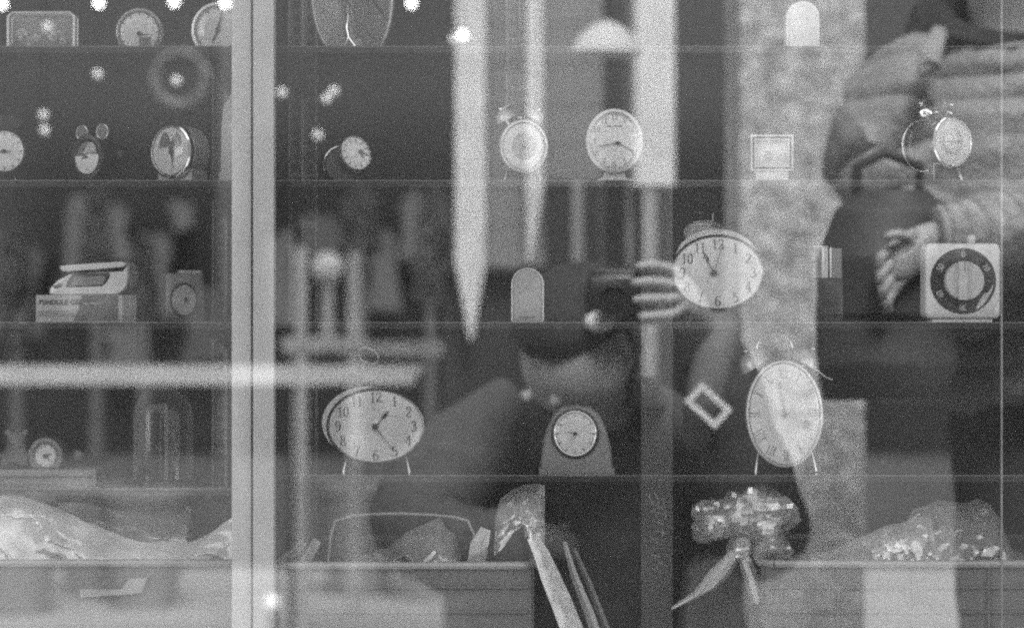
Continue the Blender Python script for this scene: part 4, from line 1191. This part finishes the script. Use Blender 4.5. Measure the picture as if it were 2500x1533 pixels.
M['leaf'] = mat('evergreen leaf', .15, .6, 0, .3, 20)
M['pot'] = mat('pot', .2, .7, 0, .2, 8)
for i, (u, vt, vb, V, wd, lab) in enumerate(((235, 470, 760, 9.2, 60, 'narrow potted evergreen nearest the white stand'), (350, 590, 770, 8.8, 46, 'short potted evergreen beside the narrow one'), (40, 560, 820, 8.6, 60, 'potted evergreen farthest from the kiosk'), (1050, 470, 720, 9.0, 50, 'potted evergreen close by the kiosk post'), (880, 470, 600, 9.2, 60, 'round potted bush behind the white stand'))):
    top, bot = across(u, vt, V), across(u, vb, V)
    t = thing('potted_tree', lab, 'tree', (top.x, top.y, -.02), group='potted trees by the opposite shopfront')
    rr = random.Random(i + 50)
    hp = .4
    obj('pot', zlathe([(.12, 0), (.17, hp), (.18, hp), (.18, hp + .04), (.16, hp + .04)], 20), M['pot'], t)
    obj('trunk', tube([(0, 0, hp), (0, 0, bot.z + .1)], [.03, .02], 8), M['brown'], t)
    vs_, fs_ = [], []
    w_ = wd * S * V
    for j in range(420):
        f = rr.random()
        z_ = bot.z + (top.z - bot.z) * f + .02
        r_ = w_ * (1 - f * .75) * math.sqrt(rr.random())
        a = rr.uniform(0, 6.283)
        c = Vector((r_ * math.cos(a), r_ * math.sin(a), z_))
        d1 = Vector((rr.uniform(-1, 1), rr.uniform(-1, 1), rr.uniform(-1, 1))).normalized() * .035
        d2 = d1.orthogonal().normalized() * .018
        n_ = len(vs_)
        vs_ += [tuple(c - d1), tuple(c + d2), tuple(c + d1), tuple(c - d2)]
        fs_.append((n_, n_ + 1, n_ + 2, n_ + 3))
    obj('crown', (vs_, fs_), M['leaf'], t, False)
pl = across(664, 1470, 7.2)
t = thing('glow_ball', 'added glowing ball standing in for a bright spot near the paving', 'light', (pl.x, pl.y, -.02))
obj('stem', tube([(0, 0, 0), (0, 0, pl.z + .0)], .012, 8), M['darkfront'], t)
obj('globe', ball((0, 0, pl.z + .02), .022), M['bulbdim'], t)  # made-up glowing ball, added for a bright spot near the ground

# ------------------------------------------------------------------ people
M['skin'] = mat('skin', .42, .5, 0, .06, 30)
M['hair'] = mat('dark hair', .055, .5, 0, .3, 80, .5, 200)
M['coat'] = mat('dark wool coat', .085, .85, 0, .25, 30, .3, 150)
M['puffer'] = mat('quilted nylon', .27, .5, 0, .2, 18, 1., 30)
M['fur'] = mat('dark fur trim', .03, .9, 0, .5, 60, 1., 90)
M['knit'] = mat('pale ribbed cuff', .36, .85, 0, .3, 30, .6, 60)
M['trouser'] = mat('dark trousers', .06, .8, 0, .2, 20)
M['bagcloth'] = mat('black nylon bag', .05, .6, 0, .2, 20, .2)
M['capcloth'] = mat('dark cap cloth', .03, .8, 0, .2, 30, .3)
M['strapcloth'] = mat('grey strap', .2, .8, 0, .2, 30, .2)
M['eye'] = mat('eye white', .6, .2, 0, .02, 20)

def skinned(name, J, E, Rd, root, m, sub=2):
    names = list(J)
    me = bpy.data.meshes.new(name)
    me.from_pydata([tuple(J[n]) for n in names], [(names.index(a), names.index(b)) for a, b in E], [])
    me.update()
    o = bpy.data.objects.new(name, me)
    COL.objects.link(o)
    sm = o.modifiers.new('skin', 'SKIN')
    sm.use_smooth_shade = True
    sv = me.skin_vertices[0].data
    for i, n in enumerate(names):
        r = Rd[n]
        sv[i].radius = r if isinstance(r, tuple) else (r, r)
        sv[i].use_root = (n == root)
    su = o.modifiers.new('sub', 'SUBSURF')
    su.levels = sub; su.render_levels = sub
    me.materials.append(m)
    return o

def fingers(J, E, Rd, pre, palm, dirs, r=.0085):
    for i, chain in enumerate(dirs):
        prev = palm
        for j, p in enumerate(chain):
            n = f'{pre}{i}{j}'
            J[n] = p; Rd[n] = r * (1 - .1 * j); E.append((prev, n)); prev = n

def head(parent, c, pitch=0., yaw=0., cap=False):
    """features of a head that faces +y, bowed by pitch and turned by yaw"""
    c = Vector(c) - Vector(parent.location)
    T = Matrix.Translation(c) @ Matrix.Rotation(R(yaw), 4, 'Z') @ Matrix.Rotation(R(-pitch), 4, 'X')
    def hp_(n, g, m):
        return obj(n, moved(g, T), M[m], parent)
    for sx in (-1, 1):
        hp_('eye', ball((sx * .031, .074, .012), .0105), 'skin')
        hp_('ear', ball((sx * .070, -.005, .0), .01, .02, .03), 'skin')
    hp_('nose', tube([(0, .078, .02), (0, .096, -.02), (0, .08, -.032)], [.006, .012, .01], 10), 'skin')
    hp_('mouth', ball((0, .078, -.058), .022, .008, .006), 'brown')
    g = ball((0, 0, 0), .09, .105, .108, 28, 18)
    hv = []
    for p in g[0]:
        q_ = Vector(p)
        if q_.y > .02 and q_.z < .03:
            q_.y = .02
            q_ *= .8
        q_ *= 1 + .04 * noise.noise(q_ * 60)
        hv.append(tuple(q_ + Vector((0, -.012, .016))))
    hp_('hair', (hv, g[1]), 'hair')
    if cap:
        g = ball((0, 0, 0), .088, .106, .08, 30, 18)
        cv = []
        for p in g[0]:
            q_ = Vector(p)
            q_.z = max(q_.z, -.008)
            q_ *= 1 + .03 * noise.noise(q_ * 30)
            cv.append(tuple(q_ + Vector((0, -.012, .055))))
        hp_('cap', (cv, g[1]), 'capcloth')
        hp_('cap_glint', ball((.078, .05, .088), .022, .02, .016), 'whitepaint')  # white blob set on the cap to paint its bright glint

# photographer, crouching with the camera at the eye
J = dict(pelvis=(.14, -.72, .44), belly=(.14, -.62, .58), chest=(.135, -.50, .78), neck=(.13, -.38, .93), throat=(.118, -.31, .955), jaw=(.085, -.215, .945), face=(.088, -.235, 1.0), crown=(.09, -.265, 1.055),
         hl=(.05, -.66, .44), kl=(-.04, -.34, .46), al=(.0, -.62, .09), tl=(.0, -.5, .03), hr=(.23, -.66, .44), kr=(.32, -.34, .46), ar=(.27, -.62, .09), tr=(.27, -.5, .03),
         sl=(-.03, -.45, .87), el=(-.14, -.30, .74), wl=(.02, -.36, .72), pl=(.06, -.40, .70),
         sr=(.31, -.45, .87), er=(.36, -.34, .72), wr=(.272, -.22, 1.035), pr=(.235, -.16, 1.085))
E = [('pelvis', 'belly'), ('belly', 'chest'), ('chest', 'neck'), ('neck', 'throat'), ('throat', 'jaw'), ('jaw', 'face'), ('face', 'crown'), ('pelvis', 'hl'), ('hl', 'kl'), ('kl', 'al'), ('al', 'tl'), ('pelvis', 'hr'), ('hr', 'kr'), ('kr', 'ar'), ('ar', 'tr'),
     ('chest', 'sl'), ('sl', 'el'), ('el', 'wl'), ('wl', 'pl'), ('chest', 'sr'), ('sr', 'er'), ('er', 'wr'), ('wr', 'pr')]
Rd = dict(pelvis=.14, belly=.13, chest=.14, neck=.06, throat=.05, jaw=(.08, .085), face=(.1, .115), crown=.085, hl=.09, kl=.06, al=.04, tl=.035, hr=.09, kr=.06, ar=.04, tr=.035, sl=.06, el=.045, wl=.028, pl=(.036, .022), sr=.06, er=.045, wr=.028, pr=(.038, .022))
fingers(J, E, Rd, 'l', 'pl', [[(.09, -.40, .715), (.11, -.41, .712)], [(.095, -.41, .70), (.118, -.42, .697)], [(.093, -.42, .685), (.115, -.43, .68)], [(.088, -.425, .67), (.108, -.435, .662)], [(.06, -.385, .725), (.08, -.38, .735)]])
fingers(J, E, Rd, 'r', 'pr', [[(.225, -.135, 1.125), (.19, -.118, 1.132), (.165, -.116, 1.128)], [(.222, -.125, 1.104), (.185, -.108, 1.108), (.158, -.108, 1.104)], [(.222, -.122, 1.082), (.186, -.106, 1.083), (.160, -.106, 1.080)], [(.224, -.124, 1.060), (.192, -.110, 1.058), (.168, -.110, 1.056)], [(.215, -.165, 1.065), (.195, -.185, 1.07), (.175, -.185, 1.075)]])
base = Vector((.14, -.6, 0))
BACK = Vector((.012, -.26, 0))
J = {n: Vector(p) - base for n, p in J.items()}
ph = skinned('person', J, E, Rd, 'pelvis', M['skin'])
ph.location = base + BACK
tag(ph, 'crouching person in dark coat and cap bowing over a raised hand', 'person')
def pc(n, g, m, smooth=True):
    g = ([(p[0] - base.x, p[1] - base.y, p[2]) for p in g[0]], g[1])
    return obj(n, g, M[m], ph, smooth)
def sleeve(pts, rad, n=24, seed=1, wr=.008, rings=0, puff=0., seg=18, endseam=True):
    """cloth tube along a path with wrinkles or quilted bulges"""
    P_ = [Vector(p) for p in pts]
    out, rr = [], []
    N = seg * (len(P_) - 1)
    for i in range(N + 1):
        f = i / seg
        a = min(int(f), len(P_) - 2)
        s = f - a
        p0 = P_[max(a - 1, 0)]; p1 = P_[a]; p2 = P_[a + 1]; p3 = P_[min(a + 2, len(P_) - 1)]
        q = .5 * ((2 * p1) + (p2 - p0) * s + (2 * p0 - 5 * p1 + 4 * p2 - p3) * s * s + (3 * p1 - p0 - 3 * p2 + p3) * s ** 3)
        r = rad[a] + (rad[a + 1] - rad[a]) * s
        if puff:
            r *= 1 - puff + puff * 1.3 * abs(math.sin(math.pi * rings * i / N)) ** .28
        out.append(q); rr.append(r)
    g = tube(out, rr, n)
    v = [tuple(Vector(p) + Vector((1, 1, 1)) * wr * noise.noise(Vector(p) * 14 + Vector((seed, 0, 0)))) for p in g[0]]
    return v, g[1]
def torso(secs, n=40, wr=.01, seed=0, rings=0, puff=0.):
    rg = []
    N = 10
    for a in range(len(secs) - 1):
        for i in range(N):
            s = i / N
            (c0, x0_, y0_), (c1, x1_, y1_) = secs[a], secs[a + 1]
            c = Vector(c0) * (1 - s) + Vector(c1) * s
            rx_, ry_ = x0_ * (1 - s) + x1_ * s, y0_ * (1 - s) + y1_ * s
            f = 1.
            if puff:
                tt = (a + s) / (len(secs) - 1)
                f = 1 - puff + puff * 1.3 * abs(math.sin(math.pi * rings * (tt + .02 * math.sin(9 * tt)))) ** .28
            rg.append([tuple(c + Vector((rx_ * f * math.cos(2 * math.pi * j / n), ry_ * f * math.sin(2 * math.pi * j / n), 0))) for j in range(n)])
    c, rx_, ry_ = secs[-1]
    rg.append([tuple(Vector(c) + Vector((rx_ * math.cos(2 * math.pi * j / n), ry_ * math.sin(2 * math.pi * j / n), 0))) for j in range(n)])
    g = loft(rg)
    v = [tuple(Vector(p) + Vector((1, 1, .4)) * wr * noise.noise(Vector(p) * 9 + Vector((seed, 0, 0)))) for p in g[0]]
    return v, g[1]
pc('coat', torso([((.14, -.66, .30), .25, .2), ((.14, -.64, .5), .24, .19), ((.14, -.56, .7), .225, .17), ((.138, -.49, .86), .205, .15), ((.135, -.43, .93), .12, .10), ((.13, -.40, .955), .08, .08)], seed=3), 'coat')
pc('sleeve', sleeve([(.0, -.46, .88), (-.10, -.40, .82), (-.15, -.32, .745), (-.08, -.31, .70), (.01, -.35, .715)], [.085, .085, .08, .068, .055], seed=2), 'coat')
pc('sleeve', sleeve([(.27, -.46, .88), (.33, -.43, .82), (.365, -.34, .73), (.335, -.28, .86), (.285, -.23, 1.0)], [.085, .085, .08, .065, .048], seed=5), 'coat')
pc('trouser_leg', sleeve([(.06, -.66, .42), (-.03, -.36, .46), (-.02, -.48, .25), (.0, -.6, .1)], [.11, .085, .07, .06], seed=6), 'trouser')
pc('trouser_leg', sleeve([(.22, -.66, .42), (.31, -.36, .46), (.29, -.48, .25), (.27, -.6, .1)], [.11, .085, .07, .06], seed=8), 'trouser')
for x in (.0, .27):
    pc('shoe', torso([((x, -.55, 0), .045, .13), ((x, -.55, .03), .046, .13), ((x, -.56, .06), .04, .10), ((x, -.6, .11), .035, .05)], 24, 0), 'dark')
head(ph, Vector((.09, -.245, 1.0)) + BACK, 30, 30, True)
pc('collar', torso([((.13, -.38, .92), .10, .1), ((.125, -.35, .965), .085, .085)], 30, .006), 'coat')
pc('strap', sleeve([across(1765, 790, 3.5) - BACK, across(1745, 870, 3.47) - BACK, across(1722, 975, 3.46) - BACK, across(1700, 1080, 3.5) - BACK], [.03, .034, .03, .02], 12, wr=.004), 'strapcloth')
bk = across(1730, 990, 3.36) - BACK
gb = moved(join(frame(.030, .019, .009, -.004, .004)), Matrix.Translation(bk) @ Matrix.Rotation(R(42), 4, 'Y'))
pc('buckle', gb, 'whitepaint', False)

cm = thing('hand_camera', 'small black camera held up in the raised hand of the crouching person', 'camera', (.150 + BACK.x, -.125 + BACK.y, 1.045))
obj('body', box(-.052, .05, -.03, .0, .0, .072, .004), M['black'], cm)
obj('top_plate', box(-.050, .048, -.029, -.001, .0722, .079, .002), M['dark'], cm)
ln = obj('lens', elathe([(.8, 0, 0), (.92, 0, .012), (1, 0, .016), (1, 0, .03), (.9, 0, .031), (.85, 0, .022)], .024, .024, cx=-.016, cz=.034), M['black'], cm)
obj('front_ring', torus(.0236, .0236, .0012, .031, -.016, .034), M['dark'], ln)
obj('front_glass', elathe([(.84, 0, .023), (.5, 0, .025), (.03, 0, .026)], .024, .024, cx=-.016, cz=.034), M['shopglass'], ln)
obj('dial', zlathe([(.008, .0792), (.008, .085), (.007, .086)], 20, .03, -.015), M['steel'], cm)

# passer-by in a quilted jacket
def q(u, v, V=3.4):
    return across(u, v, V)
bx_, by_ = .76, -.55
sh_z = 1.40
J = dict(pelvis=(bx_, by_, .92), belly=(bx_, by_, 1.06), chest=(bx_, by_, 1.28), neck=(bx_, by_ + .01, 1.46), jaw=(bx_, by_ + .03, 1.54), face=(bx_, by_ + .03, 1.62), crown=(bx_, by_ + .01, 1.70),
         hl=(bx_ - .02, by_, .9), kl=(bx_ - .0, by_ + .02, .5), al=(bx_ + .0, by_ - .02, .09), tl=(bx_ + .0, by_ + .12, .03), hr=(bx_ + .12, by_, .9), kr=(bx_ + .18, by_ + .02, .5), ar=(bx_ + .18, by_ - .02, .09), tr=(bx_ + .18, by_ + .12, .03),
         sl=(bx_ - .17, by_, 1.40), el=(.60, by_ + .06, 1.20), wl=(.62, by_ + .13, 1.06), pl=(.66, by_ + .15, 1.05),
         sr=(bx_ + .17, by_, 1.40), er=(.98, by_ + .10, 1.17), wr=(.575, by_ + .30, 1.165), pr=(.535, by_ + .31, 1.13))
E = [('pelvis', 'belly'), ('belly', 'chest'), ('chest', 'neck'), ('neck', 'jaw'), ('jaw', 'face'), ('face', 'crown'), ('pelvis', 'hl'), ('hl', 'kl'), ('kl', 'al'), ('al', 'tl'), ('pelvis', 'hr'), ('hr', 'kr'), ('kr', 'ar'), ('ar', 'tr'),
     ('chest', 'sl'), ('sl', 'el'), ('el', 'wl'), ('wl', 'pl'), ('chest', 'sr'), ('sr', 'er'), ('er', 'wr'), ('wr', 'pr')]
Rd = dict(pelvis=.14, belly=.12, chest=.13, neck=.06, jaw=(.08, .085), face=(.1, .115), crown=.085, hl=.085, kl=.055, al=.04, tl=.035, hr=.085, kr=.055, ar=.04, tr=.035, sl=.055, el=.045, wl=.028, pl=(.034, .02), sr=.055, er=.045, wr=.028, pr=(.034, .022))
fingers(J, E, Rd, 'l', 'pl', [[(.69, by_ + .16, 1.07), (.71, by_ + .17, 1.06)], [(.70, by_ + .16, 1.05), (.72, by_ + .17, 1.04)], [(.70, by_ + .16, 1.03), (.72, by_ + .165, 1.02)], [(.69, by_ + .16, 1.01), (.71, by_ + .16, 1.005)], [(.66, by_ + .17, 1.08), (.68, by_ + .18, 1.09)]])
fingers(J, E, Rd, 'r', 'pr', [[(.522, by_ + .325, 1.150), (.506, by_ + .338, 1.138), (.508, by_ + .33, 1.116)], [(.520, by_ + .328, 1.130), (.506, by_ + .338, 1.112), (.511, by_ + .326, 1.092)], [(.522, by_ + .328, 1.110), (.510, by_ + .336, 1.092), (.516, by_ + .322, 1.076)], [(.526, by_ + .322, 1.092), (.516, by_ + .33, 1.076), (.522, by_ + .316, 1.062)], [(.55, by_ + .33, 1.165), (.53, by_ + .345, 1.17), (.51, by_ + .345, 1.165)]])
base2 = Vector((bx_, by_, 0))
J = {n: Vector(p) - base2 for n, p in J.items()}
pj = skinned('person', J, E, Rd, 'pelvis', M['skin'])
pj.location = base2
tag(pj, 'person in a quilted jacket with fur hood clutching a black bag', 'person')
def pj_(n, g, m, smooth=True):
    g = ([(p[0] - base2.x, p[1] - base2.y, p[2]) for p in g[0]], g[1])
    return obj(n, g, M[m], pj, smooth)
pj_('jacket', torso([((bx_, by_, .93), .20, .17), ((bx_, by_, 1.05), .21, .18), ((bx_, by_, 1.2), .215, .18), ((bx_, by_, 1.36), .21, .16), ((bx_, by_, 1.45), .15, .13), ((bx_, by_, 1.48), .09, .1)], 48, .024, 4, 11, .075), 'puffer')
pj_('sleeve', sleeve([(bx_ - .13, by_ + .0, 1.41), (bx_ - .19, by_ + .04, 1.33), (.595, by_ + .08, 1.20), (.60, by_ + .12, 1.12), (.62, by_ + .13, 1.07)], [.085, .095, .088, .075, .06], 28, 3, .022, 9, .08), 'puffer')
pj_('sleeve', sleeve([(bx_ + .14, by_ + .0, 1.40), (bx_ + .20, by_ + .05, 1.30), (.96, by_ + .12, 1.18), (.80, by_ + .24, 1.165), (.64, by_ + .29, 1.165)], [.085, .095, .088, .075, .062], 28, 6, .022, 9, .08), 'puffer')
pj_('cuff', sleeve([(.70, by_ + .27, 1.17), (.64, by_ + .295, 1.165), (.59, by_ + .30, 1.165)], [.062, .056, .046], 28, 7, .006, 6, .1), 'knit')
rf = random.Random(9)
hood = torus(.12, .11, .034, 0, 0, 0, 60, 16)
hv = []
for p in hood[0]:
    a = Vector(p)
    a = Matrix.Rotation(R(62), 3, 'X') @ a
    a *= 1 + .16 * noise.noise(a * 55)
    hv.append((bx_ + a.x, by_ + .01 + a.y * .9, 1.495 + a.z))
pj_('fur_hood', (hv, hood[1]), 'fur')
pj_('hood_toggle', tube([(.62, by_ + .16, 1.47), (.605, by_ + .18, 1.44), (.60, by_ + .19, 1.42), (.59, by_ + .19, 1.405)], [.012, .016, .018, .01], 12), 'knit')
for lx in (bx_, bx_ + .18):
    pj_('trouser_leg', sleeve([(lx * .7 + (bx_ + .05) * .3, by_, .95), (lx, by_ + .02, .5), (lx, by_ - .01, .08)], [.11, .085, .07], 24, 4), 'trouser')
    pj_('shoe', torso([((lx, by_ + .06, 0), .045, .13), ((lx, by_ + .06, .03), .046, .13), ((lx, by_ + .05, .06), .04, .10), ((lx, by_ - .01, .11), .035, .05)], 24, 0), 'dark')
head(pj, (bx_, by_ + .02, 1.625))

bg_ = thing('shoulder_bag', 'black nylon bag clutched by the person in the quilted jacket', 'bag', (.53, by_ + .22, .94))
gv = torso([((0, 0, 0), .085, .06), ((0, .005, .05), .10, .075), ((0, .005, .16), .095, .07), ((.01, 0, .25), .085, .055), ((.015, 0, .29), .06, .035)], 36, .012, 11)
obj('bag_body', gv, M['bagcloth'], bg_)
obj('flap', torso([((0, .012, .12), .092, .07), ((0, .012, .2), .096, .07), ((.01, .008, .27), .078, .05), ((.015, 0, .298), .05, .03)], 36, .008, 13), M['bagcloth'], bg_)
obj('handle', tube([(-.04, 0, .28), (-.04, .01, .33), (.0, .01, .35), (.05, .01, .33), (.05, 0, .28)], .008, 8), M['bagcloth'], bg_)
